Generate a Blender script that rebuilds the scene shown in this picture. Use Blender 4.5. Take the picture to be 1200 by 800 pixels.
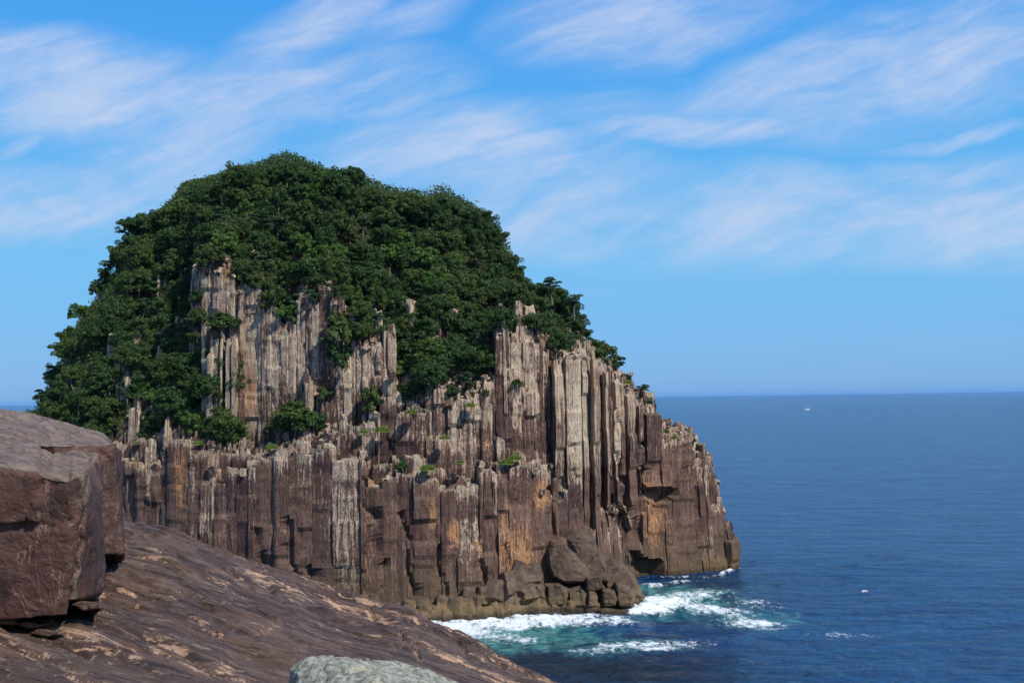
import bpy, bmesh, math, random
import numpy as np
from mathutils import Vector, Matrix, Euler

random.seed(7); R = np.random.default_rng(11)
scene = bpy.context.scene
for o in list(bpy.data.objects): bpy.data.objects.remove(o)
col = scene.collection
rad = math.radians

# ------------------------------------------------------------------ camera
FPX = 1287.0
PITCH = math.atan(66.0 / FPX); ROLL = -0.0137; EYE = 30.0
cd = bpy.data.cameras.new('camera'); cam = bpy.data.objects.new('camera', cd); col.objects.link(cam)
cd.sensor_width = 36; cd.lens = FPX / 1200 * 36; cd.clip_start = 0.1; cd.clip_end = 90000
cam.matrix_world = Matrix.Translation((0, 0, EYE)) @ Euler((math.pi/2 + PITCH, 0, 0)).to_matrix().to_4x4() @ Matrix.Rotation(ROLL, 4, 'Z')
scene.camera = cam
scene.render.resolution_x = 1024; scene.render.resolution_y = 682

def hor(px): return 466.0 - (px - 600) * 0.0137
def zat(px, py, Y):                      # height of the point seen at (px,py) when it stands Y metres north
    e = np.arctan((400 - (py + (px - 600) * 0.0137)) / FPX) + PITCH
    return EYE + Y * np.tan(e)
def pxof(X, Y): return 600 + FPX * X / Y
def pyof(X, Y, Z):
    px = pxof(X, Y)
    e = np.arctan((Z - EYE) / Y) - PITCH
    return 400 - FPX * np.tan(e) - (px - 600) * 0.0137
def W(px, py, Y): return Vector(((px - 600) / FPX * Y, Y, float(zat(px, py, Y))))

# ------------------------------------------------------------------ light
SUN_EL, SUN_AZ = rad(46), math.atan2(0.70, -0.72)
scene.view_settings.view_transform = 'Standard'; scene.view_settings.look = 'None'
scene.view_settings.exposure = 0.0; scene.view_settings.gamma = 1.0
sd = bpy.data.lights.new('sun', 'SUN'); sd.energy = 4.9; sd.angle = rad(0.5); sd.color = (1.0, 0.95, 0.87)
so = bpy.data.objects.new('sun', sd); col.objects.link(so)
to_sun = Vector((math.sin(SUN_AZ) * math.cos(SUN_EL), math.cos(SUN_AZ) * math.cos(SUN_EL), math.sin(SUN_EL)))
so.rotation_euler = to_sun.to_track_quat('Z', 'Y').to_euler(); so.location = to_sun * 300

# ------------------------------------------------------------------ node helpers
class NT:
    def __init__(s, nt): s.nt = nt; nt.nodes.clear()
    def n(s, t, **k):
        nd = s.nt.nodes.new(t)
        for a, b in k.items(): setattr(nd, a, b)
        return nd
    def l(s, a, b): s.nt.links.new(a, b)
    def put(s, sock, v):
        if isinstance(v, (int, float)): sock.default_value = v
        elif isinstance(v, (tuple, list)):
            sock.default_value = tuple(v) if len(v) == len(sock.default_value) else tuple(v) + (1,)
        else: s.l(v, sock)
    def math(s, op, a, b=0.0, c=0.0, clamp=False):
        nd = s.n('ShaderNodeMath', operation=op, use_clamp=clamp)
        s.put(nd.inputs[0], a); s.put(nd.inputs[1], b); s.put(nd.inputs[2], c); return nd.outputs[0]
    def add(s, a, b): return s.math('ADD', a, b)
    def mul(s, a, b): return s.math('MULTIPLY', a, b)
    def ss(s, v, lo, hi, a=0.0, b=1.0):
        nd = s.n('ShaderNodeMapRange', interpolation_type='SMOOTHSTEP', clamp=True)
        s.put(nd.inputs[0], v); nd.inputs[1].default_value = lo; nd.inputs[2].default_value = hi
        nd.inputs[3].default_value = a; nd.inputs[4].default_value = b; return nd.outputs[0]
    def mix(s, f, a, b, blend='MIX'):
        nd = s.n('ShaderNodeMix', data_type='RGBA', blend_type=blend)
        s.put(nd.inputs[0], f); s.put(nd.inputs[6], a); s.put(nd.inputs[7], b); return nd.outputs[2]
    def noise(s, vec, scale, detail=4, rough=0.55, dist=0.0, lac=2.0):
        nd = s.n('ShaderNodeTexNoise'); s.put(nd.inputs['Vector'], vec)
        nd.inputs['Scale'].default_value = scale; nd.inputs['Detail'].default_value = detail
        nd.inputs['Roughness'].default_value = rough; nd.inputs['Distortion'].default_value = dist; return nd.outputs[0]
    def map(s, vec, scale=(1, 1, 1), rot=(0, 0, 0), loc=(0, 0, 0)):
        nd = s.n('ShaderNodeMapping'); s.put(nd.inputs[0], vec)
        nd.inputs[1].default_value = loc; nd.inputs[2].default_value = rot; nd.inputs[3].default_value = scale; return nd.outputs[0]
    def attr(s, name):
        nd = s.n('ShaderNodeAttribute', attribute_name=name); return nd.outputs
    def bump(s, h, strength, dist, normal=None):
        nd = s.n('ShaderNodeBump'); nd.inputs['Strength'].default_value = strength; nd.inputs['Distance'].default_value = dist
        s.put(nd.inputs['Height'], h)
        if normal is not None: s.l(normal, nd.inputs['Normal'])
        return nd.outputs[0]
def new_mat(name):
    m = bpy.data.materials.new(name); m.use_nodes = True; return m, NT(m.node_tree)
def finish(t, color, rough=0.85, normal=None, spec=0.3):
    b = t.n('ShaderNodeBsdfPrincipled'); t.put(b.inputs['Base Color'], color); t.put(b.inputs['Roughness'], rough)
    b.inputs['Specular IOR Level'].default_value = spec
    if normal is not None: t.l(normal, b.inputs['Normal'])
    o = t.n('ShaderNodeOutputMaterial'); t.l(b.outputs[0], o.inputs[0]); return b

# ------------------------------------------------------------------ sky with cirrus
wd = bpy.data.worlds.new('World'); scene.world = wd; wd.use_nodes = True
t = NT(wd.node_tree)
sky = t.n('ShaderNodeTexSky', sky_type='NISHITA'); sky.sun_disc = False
sky.sun_elevation = SUN_EL; sky.sun_rotation = SUN_AZ; sky.altitude = 0
sky.air_density = 1.0; sky.dust_density = 0.25; sky.ozone_density = 3.0
hs = t.n('ShaderNodeHueSaturation'); hs.inputs['Saturation'].default_value = 1.25; hs.inputs['Value'].default_value = 1.25
t.l(sky.outputs[0], hs.inputs['Color'])
tc = t.n('ShaderNodeTexCoord'); sep = t.n('ShaderNodeSeparateXYZ'); t.l(tc.outputs['Generated'], sep.inputs[0])
yy = t.math('MAXIMUM', sep.outputs[1], 0.08)
u = t.math('DIVIDE', sep.outputs[0], yy); v = t.math('DIVIDE', sep.outputs[2], yy)
cb = t.n('ShaderNodeCombineXYZ'); t.l(u, cb.inputs[0]); t.l(v, cb.inputs[1]); uv = cb.outputs[0]
wn = t.n('ShaderNodeTexNoise'); wn.inputs['Scale'].default_value = 5; wn.inputs['Detail'].default_value = 5; t.l(uv, wn.inputs['Vector'])
wv = t.n('ShaderNodeVectorMath', operation='SUBTRACT'); t.l(wn.outputs[1], wv.inputs[0]); wv.inputs[1].default_value = (.5, .5, .5)
ws = t.n('ShaderNodeVectorMath', operation='SCALE'); t.l(wv.outputs[0], ws.inputs[0]); ws.inputs['Scale'].default_value = 0.065
wa = t.n('ShaderNodeVectorMath', operation='ADD'); t.l(uv, wa.inputs[0]); t.l(ws.outputs[0], wa.inputs[1]); uvw = wa.outputs[0]
CL = [  # px, py, half length, half height, tilt (deg, + = rises to the right), weight
 (90, 115, 190, 62, -8, 1.05), (20, 75, 90, 40, -10, .7), (330, 60, 170, 36, 36, .95), (330, 118, 190, 46, 10, .95),
 (90, 235, 210, 38, 4, 1.0), (230, 165, 150, 48, 20, .8), (470, 20, 90, 24, 20, .35), (25, 178, 45, 10, 20, .5),
 (545, 175, 180, 50, 6, .85), (800, 152, 125, 19, -5, 1.1), (640, 200, 120, 30, 4, .55), (740, 25, 135, 42, 4, 1.1), (840, 30, 130, 30, 18, .9),
 (960, 75, 190, 34, 18, .85), (1080, 80, 210, 70, 12, .9), (1140, 12, 120, 28, 4, .7), (1130, 162, 95, 9, 10, .75),
 (900, 258, 350, 50, -3, 1.0), (1130, 262, 190, 48, 4, 1.0), (1130, 205, 130, 22, 3, .5), (640, 262, 150, 40, -4, .6), (700, 185, 60, 14, 25, .35)]
tot = None
for (cx, cy, a, b_, ang, w) in CL:
    cu, cv = (cx - 600) / FPX, float((zat(cx, cy, 1.0) - EYE))
    m = t.map(uvw, loc=(0, 0, 0)); vm = t.n('ShaderNodeVectorMath', operation='SUBTRACT'); t.l(m, vm.inputs[0]); vm.inputs[1].default_value = (cu, cv, 0)
    m = t.map(vm.outputs[0], rot=(0, 0, -rad(ang))); m = t.map(m, scale=(FPX / a, FPX / b_, 0))
    ln = t.n('ShaderNodeVectorMath', operation='LENGTH'); t.l(m, ln.inputs[0])
    k = t.ss(ln.outputs['Value'], 1.45, 0.0, 0, w)
    tot = k if tot is None else t.math('MAXIMUM', tot, k)
n1 = t.noise(t.map(t.map(uvw, rot=(0, 0, -rad(16))), scale=(3.0, 16, 1)), 1.7, 12, .66, .12)
n2 = t.noise(t.map(uvw, scale=(1.2, 3, 1), rot=(0, 0, -rad(-8)), loc=(3, 1, 0)), 4.0, 6, .6, .2)
nn = t.add(t.mul(n1, .58), t.mul(n2, .42))
front = t.ss(sep.outputs[1], 0.1, 0.3)
totf = t.add(t.mul(tot, front), t.mul(t.math('SUBTRACT', 1, front), .35))
veil = t.ss(nn, .28, .66, .15, 1.0)
fib = t.noise(t.map(t.map(uvw, rot=(0, 0, -rad(18))), scale=(5.0, 34, 1)), 1.6, 10, .66, .2); pat = t.noise(t.map(t.map(uvw, rot=(0, 0, -rad(12))), scale=(3.0, 7, 1), loc=(8, 2, 0)), 2.2, 7, .6, .25)
fb2 = t.mul(t.ss(fib, .33, .68, .45, 1.0), t.ss(pat, .33, .62, .35, 1.0))
dens = t.math('SUBTRACT', 1.0, t.math('EXPONENT', t.mul(t.mul(t.math('POWER', totf, .75), t.mul(veil, fb2)), -2.3)))
dens = t.math('MAXIMUM', dens, t.mul(t.ss(t.noise(t.map(uvw, scale=(1.5, 9, 1), rot=(0, 0, -rad(10)), loc=(5, 5, 0)), 1.3, 7, .62, .4), .5, .8), .35))
hi = t.ss(sep.outputs[2], 0.0, 0.12)
dens = t.mul(dens, hi)
rp = t.n('ShaderNodeValToRGB'); t.l(t.math('MAXIMUM', sep.outputs[2], 0.0), rp.inputs[0]); e = rp.color_ramp.elements
e[0].position = 0.0; e[0].color = (.165, .40, .78, 1); e[1].position = 1.0; e[1].color = (.03, .13, .52, 1)
for ps, cc in ((.05, (.175, .46, .84, 1)), (.12, (.17, .51, .88, 1)), (.24, (.10, .43, .90, 1)), (.36, (.055, .335, .88, 1)), (.6, (.04, .2, .66, 1))):
    q_ = e.new(ps); q_.color = cc
vs_ = t.n('ShaderNodeVectorMath', operation='SCALE'); t.l(rp.outputs[0], vs_.inputs[0]); vs_.inputs['Scale'].default_value = 1 / .12
hz = t.ss(sep.outputs[2], 0.25, 0.75, .93, .35)
blue = t.mix(hz, hs.outputs[0], vs_.outputs[0])
sky_c = t.mix(dens, blue, (4.9, 5.6, 7.2))
bg = t.n('ShaderNodeBackground'); t.l(sky_c, bg.inputs[0]); bg.inputs[1].default_value = 0.12
ow = t.n('ShaderNodeOutputWorld'); t.l(bg.outputs[0], ow.inputs[0])

# ------------------------------------------------------------------ numpy noise
def _h(i, j, k, s):
    n = (i * 374761393 + j * 668265263 + k * 2147483647 + s * 1274126177) & 0xffffffff
    n = ((n ^ (n >> 13)) * 1274126177) & 0xffffffff
    n = ((n ^ (n >> 16)) * 2246822519) & 0xffffffff
    return ((n ^ (n >> 15)) & 0xffff) / 65535.0
def vn(x, y=0, z=0, s=0):
    x, y, z = np.broadcast_arrays(np.asarray(x, float), np.asarray(y, float), np.asarray(z, float))
    i, j, k = np.floor(x).astype(np.int64), np.floor(y).astype(np.int64), np.floor(z).astype(np.int64)
    a, b, c = x - i, y - j, z - k
    a, b, c = a*a*(3-2*a), b*b*(3-2*b), c*c*(3-2*c)
    r = 0
    for di in (0, 1):
        for dj in (0, 1):
            for dk in (0, 1):
                r = r + _h(i+di, j+dj, k+dk, s) * (a if di else 1-a) * (b if dj else 1-b) * (c if dk else 1-c)
    return r * 2 - 1
def fbm(x, y=0, z=0, s=0, o=4, g=.5):
    r, a, f, tt = 0, 1, 1, 0
    for q in range(o):
        r = r + a * vn(np.asarray(x)*f, np.asarray(y)*f, np.asarray(z)*f, s+q*17); tt += a; a *= g; f *= 2.03
    return r / tt
def ctab(pts):
    a = np.array(pts, float); return lambda p: np.interp(p, a[:, 0], a[:, 1])

def mesh_np(name, V, F, mat=None, attrs=None, smooth=False, parent=None, link=True):
    V = np.asarray(V, np.float32); F = np.asarray(F, np.int32)
    me = bpy.data.meshes.new(name); n, k = F.shape
    me.vertices.add(len(V)); me.vertices.foreach_set('co', V.ravel())
    me.loops.add(n * k); me.loops.foreach_set('vertex_index', F.ravel())
    me.polygons.add(n); me.polygons.foreach_set('loop_start', np.arange(0, n*k, k, dtype=np.int32))
    me.polygons.foreach_set('loop_total', np.full(n, k, np.int32))
    me.update(calc_edges=True); me.validate()
    if attrs:
        for an, arr in attrs.items():
            at = me.color_attributes.new(an, 'FLOAT_COLOR', 'POINT'); at.data.foreach_set('color', np.asarray(arr, np.float32).ravel())
    me.polygons.foreach_set('use_smooth', np.full(n, smooth, bool))
    if mat: me.materials.append(mat)
    o = bpy.data.objects.new(name, me)
    if link: col.objects.link(o)
    if parent: o.parent = parent
    return o
def grid_faces(nu, nv):
    i = np.arange(nu - 1)[:, None]; j = np.arange(nv - 1)[None, :]; a = i * nv + j
    return np.stack([a, a + nv, a + nv + 1, a + 1], -1).reshape(-1, 4)
def tag(o, label=None, cat=None, group=None, kind=None):
    if label: o['label'] = label
    if cat: o['category'] = cat
    if group: o['group'] = group
    if kind: o['kind'] = kind
    return o
def empty(name, loc):
    o = bpy.data.objects.new(name, None); o.empty_display_size = .3; o.location = loc; col.objects.link(o); return o

# ------------------------------------------------------------------ materials
def cliff_material():
    m, t = new_mat('columnar rock')
    tc = t.n('ShaderNodeTexCoord'); P = tc.outputs['Object']
    mk = t.attr('mask'); sp = t.n('ShaderNodeSeparateColor'); t.l(mk[0], sp.inputs[0])
    pale, rust, tone = sp.outputs[0], sp.outputs[1], sp.outputs[2]
    sz = t.n('ShaderNodeSeparateXYZ'); t.l(P, sz.inputs[0]); Z = sz.outputs[2]
    nz = t.n('ShaderNodeSeparateXYZ'); g = t.n('ShaderNodeNewGeometry'); t.l(g.outputs['Normal'], nz.inputs[0])
    streak = t.noise(t.map(P, scale=(1.5, 1.5, .07)), 1.6, 6, .62, .35)
    streak2 = t.noise(t.map(P, scale=(3.4, 3.4, .20), loc=(7, 3, 1)), 1.5, 7, .68, .5); chip = t.noise(t.map(P, scale=(1.3, 1.3, .5), loc=(2, 3, 1)), 2.1, 6, .65, .8)
    blot = t.noise(P, .35, 5, .6, .3); fine = t.noise(P, 3.2, 5, .7, .2); spk = t.noise(t.map(P, scale=(1, 1, .45)), 7, 3, .7)
    c = t.mix(t.ss(blot, .35, .65), (.095, .050, .038), (.175, .098, .066))
    c = t.mix(t.ss(streak, .38, .68), c, (.185, .115, .088))
    c = t.mix(t.ss(tone, .0, 1.0, 0, .9), c, (.062, .032, .031))
    # weathered grey and pink crust
    pf = t.add(pale, t.mul(t.math('SUBTRACT', streak, .5), 2.2)); pf = t.add(pf, t.mul(t.math('SUBTRACT', chip, .5), 1.0)); pf = t.add(pf, t.mul(t.math('SUBTRACT', fine, .5), .9))
    gcol = t.mix(t.ss(streak2, .3, .7), (.35, .245, .17), (.62, .49, .36))
    gcol = t.mix(t.ss(spk, .52, .72, 0, .75), gcol, (.16, .105, .085))
    gcol = t.mix(t.ss(fine, .55, .75, 0, .5), gcol, (.50, .42, .33))
    c = t.mix(t.ss(pf, .34, .72, 0, .96), c, gcol)
    # pale yellow mineral run-off
    wf = t.add(t.math('SUBTRACT', pale, .62), t.mul(t.math('SUBTRACT', streak2, .5), 1.6))
    c = t.mix(t.ss(wf, .22, .62, 0, .72), c, (.56, .48, .34))
    rf = t.add(rust, t.mul(t.math('SUBTRACT', streak2, .5), 1.9)); rf = t.add(rf, t.mul(t.math('SUBTRACT', fine, .5), .7))
    c = t.mix(t.ss(rf, .42, .72, 0, .92), c, t.mix(fine, (.30, .13, .055), (.56, .31, .15)))
    # thin light scratches down the joints
    ln = t.noise(t.map(P, scale=(2.6, 2.6, .16), loc=(1, 9, 4)), 1.3, 2, .5, .2)
    ln = t.math('ABSOLUTE', t.math('SUBTRACT', ln, .5))
    c = t.mix(t.mul(t.ss(ln, .014, .0, 0, .7), t.ss(blot, .4, .6)), c, (.40, .30, .21))
    # dark joints
    dk = t.noise(t.map(P, scale=(1.6, 1.6, .09), loc=(4, 2, 8)), 1.1, 3, .55, .6)
    dk = t.math('ABSOLUTE', t.math('SUBTRACT', dk, .5))
    c = t.mix(t.ss(dk, .010, .0, 0, .75), c, (.02, .014, .014))
    # tidal zone
    wob = t.mul(t.math('SUBTRACT', blot, .5), 5)
    zz = t.add(Z, wob)
    c = t.mix(t.ss(zz, 9.0, 3.5, 0, .7), c, t.mix(fine, (.085, .058, .036), (.17, .115, .068)))
    c = t.mix(t.ss(zz, 2.6, 1.5, 0, .75), c, t.mix(fine, (.105, .070, .032), (.20, .135, .065)))
    c = t.mix(t.ss(Z, .9, .35, 0, .7), c, (.05, .035, .02))
    # lichen and grass on flat tops high up
    gm = t.mul(t.ss(nz.outputs[2], .45, .8), t.ss(sp.outputs[2], .2, .5))
    top = t.mix(t.ss(blot, .45, .6), (.17, .14, .11), (.10, .12, .035))
    c = t.mix(t.mul(t.mul(gm, t.ss(Z, 9, 14)), .65), c, top)
    ht = t.add(t.mul(streak2, .38), t.add(t.mul(fine, .5), t.add(t.mul(chip, .8), t.mul(spk, .16))))
    ht = t.add(ht, t.mul(t.ss(dk, .02, .0), -.5))
    nb = t.bump(ht, .85, .42)
    finish(t, c, .88, nb, .25); return m
def fg_material():
    m, t = new_mat('banded headland rock')
    tc = t.n('ShaderNodeTexCoord'); P = tc.outputs['Object']
    a = t.attr('mask'); sp = t.n('ShaderNodeSeparateColor'); t.l(a[0], sp.inputs[0]); edge, gre, blk = sp.outputs[0], sp.outputs[1], sp.outputs[2]
    R1 = t.map(P, rot=(0, 0, rad(43))); Q = t.map(R1, scale=(.2, 1.5, .9))
    band = t.noise(Q, 2.2, 8, .6, .6); band2 = t.noise(t.map(Q, loc=(5, 5, 5)), 6, 7, .65, .8)
    fs = t.noise(t.map(R1, scale=(3.5, 22, 12)), 1, 7, .7, .4); fi = t.noise(P, 16, 7, .7); fine = t.add(t.mul(fs, .55), t.mul(fi, .45)); blot = t.noise(P, .8, 5, .6, .4); mic = t.noise(P, 60, 4, .75); str3 = t.noise(t.map(R1, scale=(.38, 8, 5), loc=(3, 3, 3)), 1, 9, .70, .6)
    c = t.mix(t.ss(band, .35, .65), (.054, .029, .020), (.135, .078, .052))
    c = t.mix(t.ss(band2, .47, .75, 0, .55), c, (.27, .19, .145))
    c = t.mix(t.ss(blot, .52, .7, 0, .7), c, (.06, .043, .034))
    c = t.mix(t.ss(fine, .55, .75, 0, .45), c, (.30, .22, .19))
    c = t.mix(t.mul(t.ss(str3, .53, .68, 0, .55), t.math('SUBTRACT', 1, blk)), c, (.30, .215, .17))
    c = t.mix(t.mul(t.ss(str3, .46, .32, 0, .6), t.math('SUBTRACT', 1, blk)), c, (.034, .021, .016))
    c = t.mix(t.ss(mic, .54, .72, 0, .35), c, (.28, .20, .155)); c = t.mix(t.ss(mic, .44, .3, 0, .4), c, (.03, .02, .016))
    lna = t.math('ABSOLUTE', t.math('SUBTRACT', t.noise(t.map(R1, scale=(.25, 3.2, 2), loc=(9, 1, 3)), 1, 7, .6, .7), .5))
    lnb = t.math('ABSOLUTE', t.math('SUBTRACT', t.noise(t.map(R1, scale=(.5, 2.4, 2), loc=(2, 7, 3)), 1, 6, .6, .9), .5))
    nb0 = t.math('SUBTRACT', 1, blk)
    c = t.mix(t.mul(nb0, t.ss(lna, .009, .0, 0, .8)), c, (.018, .012, .010)); c = t.mix(t.mul(nb0, t.mul(t.ss(lnb, .022, .0, 0, .7), t.mul(t.ss(fine, .42, .6), t.ss(blot, .45, .6)))), c, (.42, .27, .19))
    ef = t.add(edge, t.mul(t.math('SUBTRACT', band2, .5), 2.2)); ef = t.add(ef, t.mul(t.math('SUBTRACT', fine, .5), 1.0))
    c = t.mix(t.ss(ef, .38, .62, 0, .85), c, t.mix(t.ss(fine, .35, .65), (.42, .21, .11), (.66, .46, .31)))
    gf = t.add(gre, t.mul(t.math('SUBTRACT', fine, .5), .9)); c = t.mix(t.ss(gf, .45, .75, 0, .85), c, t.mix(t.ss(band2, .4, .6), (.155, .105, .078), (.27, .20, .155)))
    c = t.mix(blk, c, t.mix(t.ss(blot, .4, .62), (.042, .020, .016), (.098, .043, .032)))  # dark red of block sides, their weaker light painted into it
    scr = t.math('ABSOLUTE', t.math('SUBTRACT', t.noise(t.map(P, scale=(2.2, 2.2, .7), rot=(0, .5, 0)), 1.2, 4, .6, .8), .5))
    c = t.mix(t.mul(blk, t.ss(scr, .010, .0, 0, .55)), c, (.30, .20, .16))
    c = t.mix(t.mul(blk, t.ss(t.noise(P, 9, 7, .7), .56, .72, 0, .5)), c, (.17, .09, .07))
    c = t.mix(t.mul(blk, t.ss(t.noise(P, 2.2, 5, .6, .5), .5, .4, 0, .6)), c, (.028, .017, .015))
    nbk = t.math('SUBTRACT', 1, blk); h = t.add(t.mul(t.mul(t.add(band2, str3), .27), nbk), t.add(t.mul(t.mul(fs, .35), nbk), t.add(t.mul(fi, .5), t.mul(mic, .22)))); h = t.add(h, t.mul(t.mul(t.ss(lna, .02, 0), nbk), -.25)); h = t.mix(blk, h, t.add(t.mul(t.noise(P, 5, 7, .62, .4), 1.1), t.mul(fi, .12)))
    nb = t.bump(h, .9, .08)
    finish(t, c, t.ss(fine, .3, .7, .5, .8), nb, .4); return m
def lichen_material():
    m, t = new_mat('pale lichened granite')
    P = t.n('ShaderNodeTexCoord').outputs['Object']
    f = t.noise(P, 20, 8, .75); b = t.noise(P, 3.0, 5, .65, .5); s_ = t.noise(P, 50, 3, .7)
    c = t.mix(t.ss(f, .40, .60), (.17, .165, .13), (.44, .45, .37))
    c = t.mix(t.ss(s_, .56, .7, 0, .6), c, (.16, .14, .11))
    c = t.mix(t.ss(b, .56, .66, 0, .8), c, (.46, .25, .14)); c = t.mix(t.ss(t.noise(P, 4.2, 5, .6), .58, .68, 0, .6), c, (.50, .43, .30))
    finish(t, c, .9, t.bump(t.add(f, t.mul(s_, .4)), .8, .04), .2); return m
def shore_material():
    m, t = new_mat('wave worn rock')
    P = t.n('ShaderNodeTexCoord').outputs['Object']; Z = t.n('ShaderNodeSeparateXYZ'); g = t.n('ShaderNodeNewGeometry')
    t.l(g.outputs['Position'], Z.inputs[0]); z = Z.outputs[2]; Pw = g.outputs['Position']
    b = t.noise(Pw, .5, 6, .6, .5); f = t.noise(Pw, 2.8, 6, .7, .3); sp = t.noise(Pw, 9, 3, .7)
    c = t.mix(t.ss(b, .35, .65), (.062, .040, .028), (.135, .090, .062))
    c = t.mix(t.ss(f, .52, .72, 0, .6), c, (.19, .135, .095)); c = t.mix(t.ss(sp, .56, .7, 0, .5), c, (.055, .04, .03))
    zz = t.add(z, t.mul(t.math('SUBTRACT', b, .5), 4))
    c = t.mix(t.ss(zz, 3.2, 1.9, 0, .85), c, t.mix(f, (.10, .068, .03), (.21, .145, .075)))
    c = t.mix(t.ss(t.add(z, t.mul(f, .8)), 1.6, .9, 0, .85), c, (.035, .026, .016))
    cr = t.n('ShaderNodeTexVoronoi', feature='DISTANCE_TO_EDGE'); cr.inputs['Scale'].default_value = .20
    wv = t.n('ShaderNodeVectorMath', operation='ADD'); t.l(Pw, wv.inputs[0]); t.l(t.n('ShaderNodeTexNoise').outputs[1], wv.inputs[1]); t.l(wv.outputs[0], cr.inputs['Vector'])
    k = t.ss(cr.outputs['Distance'], .010, .0, 0, .8); c = t.mix(k, c, (.02, .015, .012))
    h = t.add(t.mul(f, .6), t.add(t.mul(sp, .15), t.mul(k, -.4)))
    finish(t, c, .8, t.bump(h, .8, .3), .3); return m
def leaf_material(name, ca, cb_, cc):
    m, t = new_mat(name)
    oi = t.n('ShaderNodeObjectInfo'); g = t.n('ShaderNodeNewGeometry'); rnd = g.outputs['Random Per Island']
    c = t.mix(rnd, ca, cb_); c = t.mix(t.ss(oi.outputs['Random'], .35, 1, 0, .75), c, cc)
    d = t.n('ShaderNodeBsdfPrincipled'); t.put(d.inputs['Base Color'], c); d.inputs['Roughness'].default_value = .6; d.inputs['Specular IOR Level'].default_value = .25
    tr = t.n('ShaderNodeBsdfTranslucent'); t.put(tr.inputs[0], t.mix(.6, c, (.10, .16, .02)))
    mx = t.n('ShaderNodeMixShader'); mx.inputs[0].default_value = .22; t.l(d.outputs[0], mx.inputs[1]); t.l(tr.outputs[0], mx.inputs[2])
    o = t.n('ShaderNodeOutputMaterial'); t.l(mx.outputs[0], o.inputs[0]); return m
def bark_material():
    m, t = new_mat('bark'); P = t.n('ShaderNodeTexCoord').outputs['Object']; f = t.noise(t.map(P, scale=(3, 3, .6)), 4, 5, .6)
    finish(t, t.mix(f, (.09, .07, .055), (.24, .20, .165)), .9, t.bump(f, .6, .05), .2); return m
def soil_material():
    m, t = new_mat('forest floor'); P = t.n('ShaderNodeTexCoord').outputs['Object']; f = t.noise(P, .8, 6, .65); g = t.noise(P, .25, 4, .6)
    c = t.mix(f, (.018, .028, .010), (.05, .055, .022)); c = t.mix(t.ss(g, .58, .7, 0, .7), c, (.15, .12, .09))
    finish(t, c, .95, t.bump(f, .8, .5), .1); return m
def sea_material():
    m, t = new_mat('sea water')
    g = t.n('ShaderNodeNewGeometry'); P = g.outputs['Position']
    a = t.attr('mask'); sp = t.n('ShaderNodeSeparateColor'); t.l(a[0], sp.inputs[0]); foam, turq, shal = sp.outputs[0], sp.outputs[1], sp.outputs[2]
    big = t.noise(t.map(P, scale=(.05, .14, .01)), 1, 6, .7)
    c = t.mix(t.ss(big, .35, .65), (.005, .058, .20), (.012, .10, .29))
    c = t.mix(t.mul(shal, .85), c, (.012, .030, .030))
    tn = t.noise(t.map(P, scale=(.30, .16, .3)), 1, 6, .62, .8)
    tf = t.ss(t.add(turq, t.mul(t.math('SUBTRACT', tn, .5), 1.3)), .10, .85)
    c = t.mix(tf, c, t.mix(t.ss(tn, .35, .7), (.012, .20, .22), (.16, .50, .50)))
    w1 = t.noise(t.map(P, scale=(.09, .26, .1), rot=(0, 0, .12)), 1, 4, .55, .3)
    w2 = t.noise(t.map(P, scale=(.42, .85, .4), rot=(0, 0, -.2)), 1, 5, .62, .4)
    w3 = t.noise(t.map(P, scale=(1.7, 2.9, 1), rot=(0, 0, .1)), 1, 4, .6, .3)
    sw = t.noise(t.map(P, scale=(.012, .04, .1), rot=(0, 0, .12)), 1, 3, .5)
    h = t.add(t.add(t.mul(w1, 4.6), t.mul(w2, 2.3)), t.add(t.mul(w3, .5), t.mul(sw, 5.0)))
    nb = t.bump(h, 1.0, 2.8)
    b = t.n('ShaderNodeBsdfPrincipled'); t.put(b.inputs['Base Color'], c); b.inputs['Roughness'].default_value = .16
    b.inputs['IOR'].default_value = 1.333; b.inputs['Specular IOR Level'].default_value = .42; t.l(nb, b.inputs['Normal'])
    # foam: broken lace
    f1 = t.noise(t.map(P, scale=(.55, .30, .5)), 1, 8, .68, 1.2); f2 = t.noise(t.map(P, scale=(1.5, .8, 1)), 1, 6, .7, .8)
    ff = t.add(foam, t.add(t.mul(t.math('SUBTRACT', f1, .5), 1.9), t.mul(t.math('SUBTRACT', f2, .5), 2.2)))
    fm = t.mul(t.ss(ff, .30, 1.0, 0, .95), t.ss(foam, .02, .22, .25, 1))
    cap = t.mul(t.ss(w1, .655, .69), t.ss(f2, .54, .62)); fm = t.math('MAXIMUM', fm, t.mul(cap, .0))
    fb = t.n('ShaderNodeBsdfPrincipled'); fb.inputs['Base Color'].default_value = (.78, .84, .86, 1); fb.inputs['Roughness'].default_value = .7
    t.l(t.bump(f2, .6, .5), fb.inputs['Normal'])
    mx = t.n('ShaderNodeMixShader'); t.l(fm, mx.inputs[0]); t.l(b.outputs[0], mx.inputs[1]); t.l(fb.outputs[0], mx.inputs[2])
    o = t.n('ShaderNodeOutputMaterial'); t.l(mx.outputs[0], o.inputs[0]); return m
M_cliff, M_fg, M_lich, M_shore = cliff_material(), fg_material(), lichen_material(), shore_material()
M_leaf = leaf_material('broad evergreen leaves', (.020, .052, .014), (.050, .098, .022), (.075, .105, .022))
M_leaf2 = leaf_material('fresh green leaves', (.045, .105, .018), (.090, .17, .030), (.10, .15, .03))
M_pine = leaf_material('pine needles', (.016, .048, .018), (.038, .082, .026), (.045, .08, .026))
M_grass = leaf_material('ledge grass', (.11, .17, .028), (.19, .25, .05), (.20, .20, .07))
M_bark, M_soil, M_sea = bark_material(), soil_material(), sea_material()

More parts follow.
